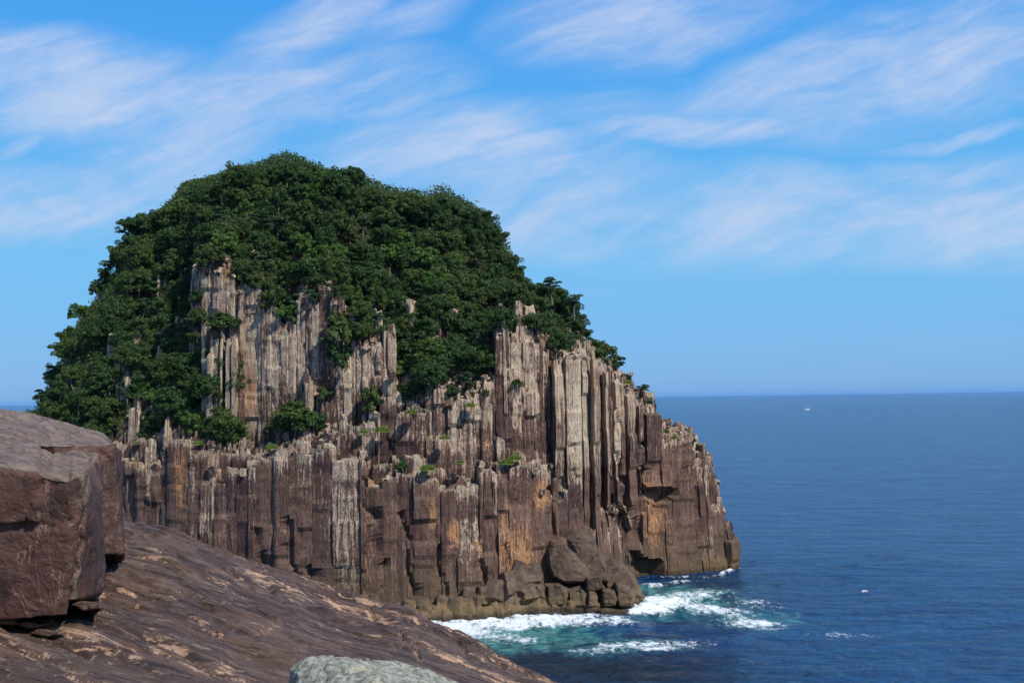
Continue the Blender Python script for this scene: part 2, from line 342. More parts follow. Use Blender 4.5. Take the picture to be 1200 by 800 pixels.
# ------------------------------------------------------------------ island: plan curves
Fp = np.array([(-92,236),(-97,214),(-96,199),(-91,186),(-80,173),(-59,165),(-47,160),(-35,156),(-22,153),(-12,152),(-3,154),(5,158.5),(12,167),(18,178),(22,184.5),(28,187.5),(33,189),(36.6,191),(38.6,194),(39,200),(37,210)], float)
Gp = np.array([(-66,232),(-66,228),(-65,224),(-63,220),(-60,216),(-55,212),(-49,208),(-42,206),(-34,206),(-26,206),(-17,206),(-8,206),(-1,206),(4,206),(7,207),(11,208),(14,209),(16,210),(18,211),(19,213),(20,216)], float)
def arclen(P):
    d = np.r_[0, np.cumsum(np.linalg.norm(np.diff(P, axis=0), axis=1))]; return d
def smooth_curve(P, n=1400, it=60):
    d = arclen(P); s = np.linspace(0, d[-1], n); Q = np.stack([np.interp(s, d, P[:, 0]), np.interp(s, d, P[:, 1])], -1)
    for _ in range(it * 10):
        Q[1:-1] = .25*Q[:-2] + .5*Q[1:-1] + .25*Q[2:]
    return s, Q
dF = arclen(Fp); SS, FQ = smooth_curve(Fp, 1400, 25)
# spine is resampled with the same index parameter as the front curve
gi = np.interp(SS, dF, np.arange(len(Fp)))
GQ = np.stack([np.interp(gi, np.arange(len(Gp)), Gp[:, 0]), np.interp(gi, np.arange(len(Gp)), Gp[:, 1])], -1)
for _ in range(600): GQ[1:-1] = .25*GQ[:-2] + .5*GQ[1:-1] + .25*GQ[2:]
SMAX = SS[-1]
def plan(s, tm):                       # s along the front, tm metres inland
    fx, fy = np.interp(s, SS, FQ[:, 0]), np.interp(s, SS, FQ[:, 1])
    gx, gy = np.interp(s, SS, GQ[:, 0]), np.interp(s, SS, GQ[:, 1])
    L = np.hypot(gx - fx, gy - fy)
    return fx + (gx - fx) / L * tm, fy + (gy - fy) / L * tm, L

A_ = ctab([(30,600),(60,570),(100,545),(130,515),(140,512),(150,508),(157,500),(165,512),(176,520),(190,505),(197,490),(205,503),(211,501),(221,505),(231,518),(245,513),(258,515),(272,525),(296,528),(319,521),(339,518),(356,515),(373,516),(380,500),(390,505),(400,498),(417,501),(434,491),(448,480),(452,446),(458,447),(468,464),(472,484),(491,480),(501,456),(511,447),(516,450),(520,470),(532,477),(545,462),(560,452),(574,445),(580,440),(583,395),(594,387),(607,379),(625,387),(640,407),(657,417),(668,417),(675,408),(703,426),(731,447),(745,465),(761,480),(764,505),(801,511),(808,526),(825,540),(831,564),(836,589),(850,620),(857,645),(860,665)])
B_ = ctab([(200,420),(226,400),(229,328),(235,320),(243,317),(255,312),(267,308),(271,330),(280,338),(288,333),(294,332),(302,348),(312,354),(324,363),(330,372),(337,378),(345,374),(349,354),(356,346),(363,352),(372,356),(378,347),(381,332),(386,330),(393,337),(399,345),(402,400),(410,402),(422,398),(436,402),(448,402),(453,438),(460,450),(466,458),(470,466),(476,470)])
S_ = ctab([(20,500),(35,470),(55,432),(78,375),(85,350),(115,310),(130,285),(150,262),(158,243),(180,235),(205,225),(215,210),(255,200),(275,190),(320,181),(335,177),(360,187),(380,195),(410,192),(430,202),(450,212),(480,220),(505,222),(520,216),(545,228),(565,238),(585,258),(600,285),(612,308),(625,322),(650,326),(665,340),(683,365),(700,388),(710,398),(725,430),(735,444),(755,470),(763,480),(764,505),(801,511),(860,665)])
T1 = 3.3
def tier0(px):
    base = np.interp(px, [140, 250, 420, 435, 500, 600, 655, 672, 700, 745, 762, 770, 800, 830, 857], [548, 545, 540, 545, 542, 543, 552, 600, 590, 560, 535, 532, 535, 560, 650])
    return base
def apparent(px, tm, L, rocks=False):
    A, B, S = A_(px), B_(px), S_(px) + np.interp(px, [50, 100, 140, 160, 180, 220, 300, 340, 380, 400, 480, 520, 600, 650, 690, 740, 770], [-25, -12, 4, -8, 2, 4, 4, -2, 0, 5, 0, -2, 14, 16, 36, 44, 20])
    two = (px > 226) & (px < 474)
    B = np.where(two, B, A - 3); S = np.minimum(S, np.minimum(A, B) - 1); t2 = np.where(two, 6.2, T1)
    q = np.clip((tm - t2 - .8) / np.maximum(L - t2 - .8, 1), 0, 1)
    up = B + (S - B) * np.sin(q * math.pi / 2) ** np.interp(px, [50, 90, 150, 230], [.30, .42, .7, .92])
    py = np.where(tm < T1, A, np.where(tm < t2, A - 3, up))
    return py
def ground(s, tm):
    x, y, L = plan(s, tm); px = pxof(x, y); py = apparent(px, tm, L)
    return x, y, np.maximum(zat(px, py, y), -2), px, py

# ---- terrain under the forest, front and back slope in one sheet
ns, nt = 340, 90
sg = np.linspace(0, SMAX, ns); qg = np.linspace(0, 1, nt)
_, _, Lg = plan(sg, 0)
tmat = 3.6 + qg[None, :] * (Lg[:, None] - 3.6)
smat = np.repeat(sg[:, None], nt, 1)
gx, gy, gz, gpx, gpy = ground(smat, tmat)
two = (gpx > 222) & (gpx < 480)
low = np.where(two & (tmat < 7.2), np.minimum(gz, zat(gpx, A_(gpx) + 6, gy)), gz) - 1.4
low = low + fbm(gx*.15, gy*.15, 0, 3) * .8
nb_ = 26; qb = np.linspace(0, 1, nb_)[1:]
fx0, fy0 = GQ[:, 0], GQ[:, 1]
gx1 = np.interp(sg, SS, GQ[:, 0]); gy1 = np.interp(sg, SS, GQ[:, 1])
bx = np.interp(sg, [0, SMAX], [-70, 24]); by = 268 - ((bx + 22) / 46) ** 2 * 26
BX = gx1[:, None] + (bx - gx1)[:, None] * qb[None]; BY = gy1[:, None] + (by - gy1)[:, None] * qb[None]
BZ = low[:, -1][:, None] * (1 - qb[None] ** 1.8) - 3 * qb[None]
Vx = np.c_[gx, BX]; Vy = np.c_[gy, BY]; Vz = np.c_[low, BZ]
tag(mesh_np('island_ground', np.stack([Vx, Vy, Vz], -1).reshape(-1, 3), grid_faces(ns, nt + nb_ - 1), M_soil, smooth=True), kind='structure')

# ---- columns
def gauss(px, py, cx, cy, sx, sy): return np.exp(-((px-cx)/sx)**2 - ((py-cy)/sy)**2)
PALE = [(330,400,80,85,.85),(250,345,40,50,.8),(425,430,55,65,.85),(610,425,38,75,.85),(683,480,20,95,1.15),(682,600,22,60,.42),(560,480,40,30,.45),(640,440,34,50,.62),
        (505,465,16,28,.6),(460,460,20,35,.6),(720,470,45,50,.66),(820,545,26,50,.62),(790,520,30,18,.6),(395,615,26,60,.62),(250,580,26,70,.55),(225,560,14,60,.55),(165,480,40,40,.7),
        (290,505,120,16,.55),(440,510,90,22,.5),(830,655,16,30,.75),(770,620,10,50,.7),(350,560,30,40,.4),(540,520,60,30,.3),(160,560,30,60,.35),(600,490,10,60,.5),(700,420,20,14,.9)]
RUST = [(210,560,10,52,.95),(294,455,10,50,.8),(292,400,30,60,.35),(433,600,8,62,.9),(430,680,8,50,.8),(505,602,6,22,1.1),(530,625,9,22,1.1),(556,640,7,16,1.0),(632,580,10,22,1.0),(605,500,6,20,.4),
        (160,570,16,60,.35),(725,470,10,60,.45),(755,610,16,50,.6),(730,560,10,60,.4),(570,520,10,22,.6),(697,440,6,40,.6),(425,420,10,30,.4),(600,640,30,30,.35),(800,640,18,26,.35),(270,320,10,14,.9),(605,660,18,26,.5),(648,420,8,50,.5)]
FISS = [(430,535,450,690,2.2,1.1),(423,560,428,600,2,1),(472,600,480,700,1.8,.9),(510,640,520,710,1.6,.8),(726,560,745,640,3.2,1.3),(700,580,735,640,2.5,.9),(360,660,366,690,2,.8),(335,600,345,690,2,.9),(300,620,306,680,2,.8),(655,560,640,640,2.0,.7),(584,600,592,690,1.8,.8),(556,640,566,700,1.8,.8),(750,520,752,600,2.4,1.0),(720,480,722,560,2.0,.8),(668,520,672,600,1.6,.6),(800,520,804,575,1.6,.5)]
def push(px, py):
    r = np.zeros_like(px)
    # triangular niche below an overhang, and the low sea cave
    w = np.clip((603 - py) / 30, 0, 1); n = ((py > 573) & (py < 603) & (np.abs(px - (771 - (py-573)*.15)) < 21 * w))
    r = np.where(n, 2.4, r)
    cave = (py > 652 - (px - 735) * -.12) & (px > 728) & (px < 771)
    r = np.where(cave, 4.5, r)
    c2 = (px > 706 + (py-560)*.30) & (px < 716 + (py-560)*.34) & (py > 590) & (py < 680); r = np.where(c2, 2.2, r)
    for (a, b, c, d, w, dep) in FISS:
        k = np.clip((py - b) / (d - b), 0, 1); cx = a + (c - a) * k + 2.5 * np.sin(py * .11 + a)
        m = (py > b) & (py < d); r = np.where(m, np.maximum(r, dep * np.clip(1.6 - np.abs(px - cx) / w, 0, 1)), r)
    return r
sfine = np.linspace(0, SMAX, 1400)
rows, tcur = [], 0.0
while tcur < 13.5:
    d = 1.0 if tcur < 9 else 1.5; rows.append((tcur, d)); tcur += d
V, Fc, MK = [], [], []; vcount = 0
def blockval(s, w, seed, jit=True):       # piecewise constant along s
    q = s / w + .35 * np.sin(s * .9 / w + seed); i = np.floor(q).astype(np.int64); return _h(i, i*0+seed, i*0, 5) * 2 - 1
prev_top = None; cols = []
for ri, (t0, dep) in enumerate(rows):
    s = 0.0; ph = R.uniform(0, 1); lst = []
    while s < SMAX:
        x, y, _ = plan(s, t0); px = float(pxof(x, y)); 
        mean = .75 if ri >= 3 else 1.55
        w = float(np.clip(mean * math.exp(R.normal(0, .55)), .28, 4.0)); lst.append((s, min(s + w, SMAX))); s += w
    for (a, b) in lst:
        m = (a + b) / 2; x, y, z, px, py = [float(q) for q in ground(m, t0 + dep * .5)]
        amp = 1.0
        if t0 < 2.2:       # outer rows break off lower
            p0 = float(tier0(px)) + 13 * float(blockval(np.array(m), 2.7, 3)) + 8 * float(blockval(np.array(m), 1.3, 9))
            if t0 < 1.1: p0 += 14 + 22 * max(0, float(blockval(np.array(m), 4.1, 21)))
            py = max(py, p0) if px > 425 else (max(py, float(A_(px)) + 9 + 30 * max(0, float(blockval(np.array(m), 4.1, 77))) + 7 * float(blockval(np.array(m), 1.4, 79))) if t0 < 1.1 else py + 6 + 6 * float(blockval(np.array(m), 2.1, 80)))
            if px > 655 and px < 762 and R.random() < .35: py = float(A_(px)) + 2
            if px > 764: py = float(A_(px)) + (R.random() ** 2) * 22
        bvj = float(blockval(np.array(m), 2.4, 40 + ri))
        jag = abs(R.normal(0, 1)) * (3.2 if t0 > 2 else 1.5) + 7 * max(0, bvj)
        if px > 760: jag *= .25
        if R.random() < .13 and t0 > 1.9: jag -= R.uniform(4, 15)
        py += jag
        if px < 138: py += 34
        top = float(zat(px, py, y))
        cols.append(dict(ri=ri, a=a, b=b, t0=t0, d=dep, top=max(top, -1), px=px, py=py, crest=float(A_(px))))
# hidden depth of each column
byrow = {}
for c in cols: byrow.setdefault(c['ri'], []).append(c)
arr = {}
for ri, L in byrow.items():
    h = np.full(1400, 99.0)
    for c in L:
        i0, i1 = int(c['a'] / SMAX * 1399), int(c['b'] / SMAX * 1399) + 1; h[i0:i1] = np.minimum(h[i0:i1], c['top'])
    arr[ri] = h
for c in cols:
    i0, i1 = max(0, int((c['a'] - 1.6) / SMAX * 1399)), int((c['b'] + 1.6) / SMAX * 1399) + 1
    if c['ri'] <= 1 or (c['ri'] <= 4 and c['px'] > 680): c['bot'] = -2.5
    else:
        c['bot'] = min(arr[c['ri']-1][i0:i1].min(), arr[c['ri']][i0:i1].min()) - 1.2
# extra pinnacles that stick out of the trees: px, py top, t inland, height px
PIN = [(189,322,20,34,4,10),(175,298,26,16,2,5),(232,288,20,24,3,5),(238,290,20,24,3,4),(210,363,12,28,3,6),(159,380,14,20,3,6),(189,404,10,26,4,9),(149,440,6,26,3,6),(157,458,4.4,55,4,9),(128,500,4,26,3,6),
       (412,366,8,24,4,6),(455,380,8,12,5,10),(482,350,14,7,3,6),(529,362,13,12,5,9),(566,384,11,12,6,12),(610,350,12,20,5,7),(612,370,8,20,3,6),(245,388,5.0,40,6,14),(268,392,5.0,36,6,16),(684,398,5,18,4,9),(178,515,2.5,20,3,8),(197,488,2,26,3,6),(443,362,11,8,3,5),(590,376,5,14,4,8),(300,330,8,10,5,12),(340,372,8,14,5,10),(640,392,6,18,3,8),(362,430,5.5,30,3,6)]
grid_s = np.linspace(0, SMAX, 900)
for (cx, cy, tin, hp, n, spread) in PIN:
    for q in range(n * 2 + 2):
        ppx = cx + R.uniform(-spread, spread) * .6; tm = tin + R.uniform(-1, 1)
        x, y, L = plan(grid_s, tm); pp = pxof(x, y); i = int(np.argmin(np.abs(pp - ppx))); s = grid_s[i]
        yy_ = y[i]; top = float(zat(ppx, cy + abs(R.normal(0, hp * .5)), yy_)); bot = top - hp * 2.2 * yy_ / FPX - 6
        hw = R.uniform(.14, .42); cols.append(dict(ri=50, a=s - hw, b=s + hw, t0=tm - .4, d=.8, top=top, bot=bot, px=ppx, py=cy, crest=cy))
def blk2(s_, z_, ws, hz, seed):
    i = np.floor(s_ / ws + .3 * np.sin(z_ * .21 + seed)).astype(np.int64)
    h0 = _h(i, i*0 + seed, i*0, 3) * 7; k = np.floor(z_ / (hz * (.6 + .8 * _h(i, i*0, i*0 + seed, 4))) + h0).astype(np.int64)
    return _h(i, k, k*0 + seed, 9) * 2 - 1
MKs = []
for c in cols:
    H = c['top'] - c['bot']
    if H < .5: continue
    vis_top = c['top']
    nr = int(np.clip(H / .6, 3, 120)); zz = np.linspace(c['bot'], c['top'], nr)
    w = c['b'] - c['a']; up = 1.0 if (c['px'] < 470 and c['ri'] > 4) else .55
    off = R.normal(0, .10 * up + .035) + (.35 * float(blockval(np.array(c['a']), 4.2, 61)) + .28 * float(blockval(np.array(c['a']), 9.5, 62)) if c['ri'] < 5 else 0)
    k1, k2 = sorted(R.uniform(.15, .85, 2)); bul = R.uniform(-.02, .20) * min(w, 1.3)
    base = np.array([(c['a'], 0.0), (c['a'] + w*k1, -bul), (c['a'] + w*k2, -bul * R.uniform(.5, 1.2)), (c['b'], R.uniform(0, .1)), (c['b'], c['d'] + .25), (c['a'], c['d'] + .25)])
    inset = R.choice([-.05, -.05, -.04, -.05, -.04, .02])
    base[:, 0] += np.array([inset, 0, 0, -inset, -inset, inset])
    # fractured blocks: lateral steps at random heights
    cuts = np.sort(R.uniform(c['bot'], c['top'], R.integers(1, 3 + int(H / 5)))); bi = np.searchsorted(cuts, zz)
    sc = .06 if c['py'] > 500 else .09
    so_, to_ = R.normal(0, sc * .3, len(cuts) + 1), R.normal(0, sc, len(cuts) + 1)
    if R.random() < .3: to_ = np.sort(to_)[::-1] * -1.5
    S_col = base[None, :, 0] + so_[bi][:, None] + .05 * vn(zz[:, None]*.7, base[None, :, 0]*3, c['ri'], 4)
    T_col = base[None, :, 1] + c['t0'] + off + to_[bi][:, None] + .10 * vn(zz[:, None]*.5 + 50, base[None, :, 0]*2.5, c['ri'], 8)
    ap = .16 if c['ri'] < 50 else .05
    zq = np.repeat(zz[:, None], 6, 1)
    bb = .30 * blk2(S_col[:, :1] * 0 + (c['a'] + c['b'])/2, zq[:, :1], 2.6, 5.0, 101) + (.07 if c['ri'] < 3 else .15) * blk2(S_col[:, :1]*0 + (c['a']+c['b'])/2, zq[:, :1], .9, 1.9, 103)
    T_col = T_col + bb * (1 if c['ri'] < 50 else .2) + .10 * fbm(S_col * 1.1, zq * .9, 0, 107, 3)
    # weathered top: taper and chipped
    fr = np.clip((c['top'] - zz) / R.uniform(.5, 2.6), 0, 1) ** .6; cs = (c['a'] + c['b']) / 2 + R.uniform(-.2, .2) * w
    tp = R.uniform(.55, .95) if c['py'] < 530 and c['px'] < 762 and c['ri'] > 1 else .97
    sh = (tp + (1 - tp) * fr)[:, None]
    S_col = cs + (S_col - cs) * sh; T_col = c['t0'] + c['d']*.55 + (T_col - c['t0'] - c['d']*.55) * np.maximum(sh, .6)
    Zc = np.repeat(zz[:, None], 6, 1) + 0.0
    if c['ri'] < 2: # batter near the sea
        T_col -= (.9 * np.clip(1 - zz / 14, 0, 1) ** 1.3 + .25 * fbm(np.array(cs) * .3, zz * .25, 0, 12))[:, None]
    Zc[-1] += R.uniform(-.5, .3, 6) * min(1, w); Zc[-1, 4:] += .1
    X, Y, _ = plan(np.clip(S_col, 0, SMAX), T_col)
    if c['ri'] < 2:
        pp = pxof(X, Y); yp = pyof(X, Y, Zc); pu = np.minimum(push(pp, yp), 2.9 - c['ri'])
        X, Y, _ = plan(np.clip(S_col, 0, SMAX), T_col + pu)
    # cap centre
    vv = np.stack([X, Y, Zc], -1).reshape(-1, 3)
    i = np.arange(nr - 1)[:, None] * 6; j = np.arange(6)[None, :]; jn = (j + 1) % 6
    f = np.stack([i + j, i + jn, i + 6 + jn, i + 6 + j], -1).reshape(-1, 4)
    tb = (nr - 1) * 6; cap = np.array([[tb, tb+1, tb+2, tb+3], [tb, tb+3, tb+4, tb+5]])
    pxv, pyv = pxof(vv[:, 0], vv[:, 1]), pyof(vv[:, 0], vv[:, 1], vv[:, 2])
    pa = np.full(len(vv), .16); ru = np.zeros(len(vv))
    for (a_, b_, sx, sy, g) in PALE: pa = np.maximum(pa, g * gauss(pxv, pyv, a_, b_, sx, sy))
    for (a_, b_, sx, sy, g) in RUST: ru = np.maximum(ru, g * gauss(pxv, pyv, a_, b_, sx, sy))
    if c['ri'] == 50: pa = np.maximum(pa, .85)
    bk = blk2(np.full(len(vv), (c['a'] + c['b'])/2), vv[:, 2], 1.7, 4.5, 111); pa = pa + .20 * bk
    tn_ = np.clip(.45 + .45 * blk2(np.full(len(vv), c['a']), vv[:, 2], 2.8, 7.0, 113) + .2 * R.normal(), 0, 1)
    pa = np.maximum(pa, .72 * np.clip(1 - (c['top'] - vv[:, 2]) / R.uniform(1, 5), 0, 1))
    pa = pa - .20 * np.clip((pyv - 535) / 40, 0, 1) * (c['px'] > 240) + R.normal(0, .17); ru = ru + R.normal(0, .06)
    if R.random() < .10: ru += .28
    if R.random() < .10: pa += .25
    MKs.append(np.stack([np.clip(pa, 0, 1.3), np.clip(ru, 0, 1.3), tn_, np.ones(len(vv))], -1))
    V.append(vv); Fc.append(np.r_[f, cap] + vcount); vcount += len(vv)
# broken chips lying on the crests and steps
tops = [c for c in cols if c['top'] > 6 and c['ri'] < 12 and c['top'] - c['bot'] > 1.5]
cube = np.array([(i, j, k) for i in (-1, 1) for j in (-1, 1) for k in (-1, 1)], float)
cf = np.array([(0,1,3,2),(4,6,7,5),(0,4,5,1),(2,3,7,6),(0,2,6,4),(1,5,7,3)])
for q in range(1500):
    c = tops[R.integers(len(tops))]; x, y, _ = plan((c['a'] + c['b'])/2 + R.normal(0, .2), c['t0'] + R.uniform(-.1, .8))
    sz = R.uniform(.14, .42); v8 = cube * (1 + R.uniform(-.45, .35, (8, 3))) * np.array([sz, sz, sz * R.uniform(.6, 1.8)])
    v8 = v8 @ np.array(Euler((R.uniform(-.6, .6), R.uniform(-.6, .6), R.uniform(0, 3))).to_matrix()) + np.array([float(x), float(y), c['top'] + .05])
    V.append(v8); Fc.append(cf + vcount); vcount += 8
    MKs.append(np.tile([R.uniform(.3, .95), R.uniform(0, .4), R.random() * .5, 1], (8, 1)))
V = np.concatenate(V); Fc = np.concatenate(Fc); MKs = np.concatenate(MKs)
print('column verts', len(V))
tag(mesh_np('cliff', V, Fc, M_cliff, {'mask': MKs}), kind='structure')

# ------------------------------------------------------------------ rock builder (hulls -> remesh -> weathering)
def rockify(name, hulls, voxel, mat, rough=.06, freq=1.0, attrs=None, origin=None, smooth=True, seed=0, bevel=1, facet=0.0, terr=0.0, groove=None):
    bm = bmesh.new()
    for pts in hulls:
        vs = [bm.verts.new(p) for p in pts]
        r = bmesh.ops.convex_hull(bm, input=vs)
        junk = [v for v in r['geom_interior'] if isinstance(v, bmesh.types.BMVert)]
        bmesh.ops.delete(bm, geom=[v for v in set(junk)], context='VERTS')
    bmesh.ops.recalc_face_normals(bm, faces=bm.faces)
    me = bpy.data.meshes.new('tmp'); bm.to_mesh(me); bm.free()
    o = bpy.data.objects.new('tmp', me); col.objects.link(o)
    md = o.modifiers.new('r', 'REMESH'); md.mode = 'VOXEL'; md.voxel_size = voxel
    if bevel:
        sm = o.modifiers.new('s', 'SMOOTH'); sm.iterations = bevel; sm.factor = .5
    dg = bpy.context.evaluated_depsgraph_get(); ev = o.evaluated_get(dg); m2 = bpy.data.meshes.new_from_object(ev)
    bpy.data.objects.remove(o); bpy.data.meshes.remove(me)
    n = len(m2.vertices); co = np.empty(n*3, np.float32); m2.vertices.foreach_get('co', co); co = co.reshape(-1, 3)
    no = np.empty(n*3, np.float32); m2.vertex_normals.foreach_get('vector', no); no = no.reshape(-1, 3)
    x, y, z = co.T.astype(float)
    d = rough * (fbm(x*freq, y*freq, z*freq, seed, 6, .55) + .6 * (1 - 2*np.abs(fbm(x*freq*1.6+9, y*freq*1.6, z*freq*1.6, seed+5, 4))))
    if facet: d = d - facet * np.floor(2.5 * (vn(x*freq*.7, y*freq*.7, z*freq*.7, seed+9) + 1)) * .5
    if terr: d = d + terr * np.round(fbm(x*.5+z*2, y*1.2, z*5, seed+2, 3) * 5) / 5
    if groove is not None: d = d - groove(co)
    co = co + no * d[:, None]
    loc = np.array(origin if origin is not None else (co[:, 0].mean(), co[:, 1].mean(), co[:, 2].min()))
    m2.vertices.foreach_set('co', (co - loc).astype(np.float32).ravel())
    if attrs:
        at = m2.color_attributes.new('mask', 'FLOAT_COLOR', 'POINT'); at.data.foreach_set('color', attrs(co, no).astype(np.float32).ravel())
    m2.polygons.foreach_set('use_smooth', np.full(len(m2.polygons), smooth, bool))
    m2.materials.clear(); m2.materials.append(mat); m2.name = name; m2.update()
    ob = bpy.data.objects.new(name, m2); ob.location = loc; col.objects.link(ob); return ob
def boxpts(c, s, rz=0, rx=0, jit=.12, taper=.85):
    c = Vector(c); out = []; M = Euler((rx, R.uniform(-.08, .08), rz)).to_matrix()
    for i in (-1, 1):
        for j in (-1, 1):
            for k in (-1, 1):
                tp = taper if k > 0 else 1
                p = Vector((i*s[0]/2*tp*(1+R.uniform(-jit, jit)), j*s[1]/2*tp*(1+R.uniform(-jit, jit)), k*s[2]/2*(1+R.uniform(-jit, jit))))
                out.append(c + M @ p)
    return out
# shelf at the waterline
hl = []
for px in np.arange(400, 655, 5.5):
    Yf = float(np.interp(px, [400, 498, 575, 640, 660], [152.5, 151.6, 153.6, 157.6, 160]))
    for k in range(2):
        Y = Yf - R.uniform(.2, 2.6 - k); h = R.uniform(.7, 1.6) + k * R.uniform(.4, 1.8)
        hl.append(boxpts(((px + R.uniform(-3, 3) - 600)/FPX*Y, Y, h/2 - .6), (R.uniform(1.2, 2.8), R.uniform(1.4, 2.8), h + 1.4), R.uniform(-.5, .5), taper=.72, jit=.25))
for px in np.arange(622, 748, 6.0):
    Y = float(np.interp(px, [622, 690, 748], [155.3, 155.0, 160.5])) + R.uniform(-.3, .8); h = R.uniform(.6, 1.5)
    hl.append(boxpts(((px - 600)/FPX*Y, Y + .6, h/2 - .6), (R.uniform(1.4, 2.6), R.uniform(2.2, 3.6), h + 1.3), R.uniform(-.5, .5), taper=.7, jit=.3))
tag(rockify('shore_shelf', hl, .16, M_shore, .22, .8, smooth=True, seed=3), kind='structure')

# big boulder and the broken blocks beside it: (name,label,[hulls as picture corners + depth])
def sea_rock(name, label, cat, hulls, group=None, rough=.16, voxel=.13, facet=.12, seed=1, bevel=2):
    o = rockify(name, hulls, voxel, M_shore, rough, .7, smooth=True, seed=seed, facet=facet, bevel=bevel); return tag(o, label, cat, group)
def hp(lst, Y0, Y1):          # outline in the picture at front depth Y0, same outline shrunk at back depth Y1
    c = np.mean(np.array(lst, float), 0)
    return [W(a, b, Y0 + R.uniform(0, .5)) for a, b in [(c[0] + (a-c[0])*.72, c[1] + (b-c[1])*.72) for a, b in lst]] + [W(a, b, (Y0*.45 + Y1*.55)) for a, b in lst] + [W(a, b+2, Y1) for a, b in lst]
sea_rock('boulder', 'largest rounded brown boulder leaning on the cliff foot, shaded on its left', 'boulder',
    [hp([(634,640),(640,630),(655,627),(668,640),(690,665),(700,690),(672,684),(655,688),(640,680),(632,660)], 156.5, 163),
     hp([(655,628),(668,619),(688,618),(694,632),(698,655),(712,672),(716,692),(690,690),(672,655)], 157.2, 165)], seed=4, facet=.2)
sea_rock('boulder', 'smooth olive boulder right of the largest boulder, foam at its foot', 'boulder',
    [hp([(697,660),(712,652),(728,660),(738,672),(746,690),(750,702),(735,708),(712,706),(700,690)], 158, 166)], seed=6)
blk = [((617,640,618,700),'narrow upright stone block left of the largest boulder'),]
defs = [
 ([(612,686),(625,681),(637,688),(638,702),(632,714),(616,714)], 'leaning darker block at the left end of the row under the largest boulder'),
 ([(633,684),(650,681),(664,688),(664,700),(660,713),(634,714)], 'wide rounded block second from the left under the largest boulder'),
 ([(658,690),(676,686),(686,692),(684,713),(659,714)], 'broad low block in the middle of the row under the largest boulder'),
 ([(680,674),(700,672),(706,690),(694,695),(681,693)], 'small block wedged directly beneath the tip of the largest boulder'),
 ([(683,690),(695,690),(698,700),(697,714),(682,714)], 'slim upright block left of the dark vertical crack at the shore'),
 ([(699,689),(716,688),(720,702),(718,714),(699,715)], 'square orange brown block right of the dark vertical crack at the shore'),
 ([(714,680),(732,684),(740,698),(736,714),(717,714)], 'olive wedge of rock under the smooth olive boulder')]
for i, (pl, lb) in enumerate(defs): sea_rock('rock_block', lb, 'rock', [hp(pl, 153.9 + .25*((i*5) % 4), 160)], 'broken blocks under the largest boulder', rough=.2, voxel=.11, seed=20+i, facet=.16, bevel=1)
sea_rock('reef_rock', 'long low brown reef rock awash in front of the block row', 'rock', [hp([(693,714),(705,712),(730,713),(738,720),(728,727),(700,727),(692,722)], 152.3, 156)], seed=31, rough=.12)
sea_rock('reef_rock', 'small round brown rock standing in white foam by the shelf', 'rock', [hp([(626,720),(634,714),(645,717),(646,726),(628,727)], 151.6, 153.5)], seed=32, rough=.1)
sea_rock('reef_rock', 'tiny rock between the small round rock and the long reef rock', 'rock', [hp([(653,717),(663,717),(664,723),(655,724)], 151.8, 153.2)], seed=33, rough=.08)
rub = []
for (px, py, sz) in [(590,684,3.0),(604,676,3.2),(612,690,3.2),(576,692,3.0),(560,697,2.8),(598,700,3.2),(620,672,3.0),(606,706,2.8),(585,704,2.6),(545,703,3.0),(626,684,2.8),(628,700,2.8)]:
    Y = float(np.interp(px, [500, 575, 640], [151.0, 153, 157.3])) - .2; c = W(px, py, Y)
    rub.append(boxpts(c, (sz*R.uniform(.6, 1), sz*1.1, sz*R.uniform(.8, 1.3)), R.uniform(-.6, .6), rx=-.25, jit=.35, taper=.62))
tag(rockify('rubble_slope', rub, .15, M_shore, .16, .8, seed=8, facet=.12), kind='structure')

# ------------------------------------------------------------------ foreground headland
Ssil = ctab([(-900,560),(-300,590),(0,600),(145,608),(200,618),(235,634),(262,642),(275,650),(340,672),(400,700),(480,722),(520,745),(560,765),(600,790),(650,808),(800,868),(1200,1000),(2200,1500)])
Dsil = ctab([(-900,24),(0,24),(145,24),(400,20),(650,15),(800,12),(1200,8),(2200,6)])
nx, ny = 560, 520
X1 = np.linspace(-1, 1, nx); 
pxg = np.linspace(-320, 1000, nx)[:, None]; 
qv = np.linspace(0, 1.35, ny)[None, :]
D = Dsil(pxg); Yn = 3.2
Yg = Yn + (D - Yn) * qv; Xg = (pxg - 600) / FPX * Yg
q = np.clip(qv, 0, 1); near = 1010.0
pyg = near + (Ssil(pxg) - near) * (1 - (1 - q) ** 1.72)
Zg = zat(pxg, pyg, Yg) + 0 * Xg
# rounding off behind the ridge
over = np.clip(qv - .90, 0, 1) * (D - Yn); Zg = Zg - .055 * over ** 2 - .0 * over
cr, sr = math.cos(rad(43)), -math.sin(rad(43))
U_, V_ = Xg*cr + Yg*sr, -Xg*sr + Yg*cr        # U along bands
st = fbm(U_*.10, V_*.55, 0, 21, 5, .55) * 4.5
fl = np.floor(st); fr = st - fl; ledge = fl + np.clip((fr - .0) / .16, 0, 1)
st2 = fbm(U_*.35 + 3, V_*2.2, 0, 61, 5, .6) * 5; f2_ = st2 - np.floor(st2); led2 = np.floor(st2) + np.clip(f2_ / .12, 0, 1)
Zd = .06 * ledge + .016 * led2 + .17 * fbm(U_*.07, V_*.38, 0, 31, 4) + .018 * fbm(U_*1.2, V_*7, 0, 33, 5, .6) + .006 * fbm(U_*9, V_*14, 0, 35, 3)
fade = np.clip(1.0 - 0 * Xg, 0, 1)
Zg = Zg + Zd * (Yg / 14) ** .5
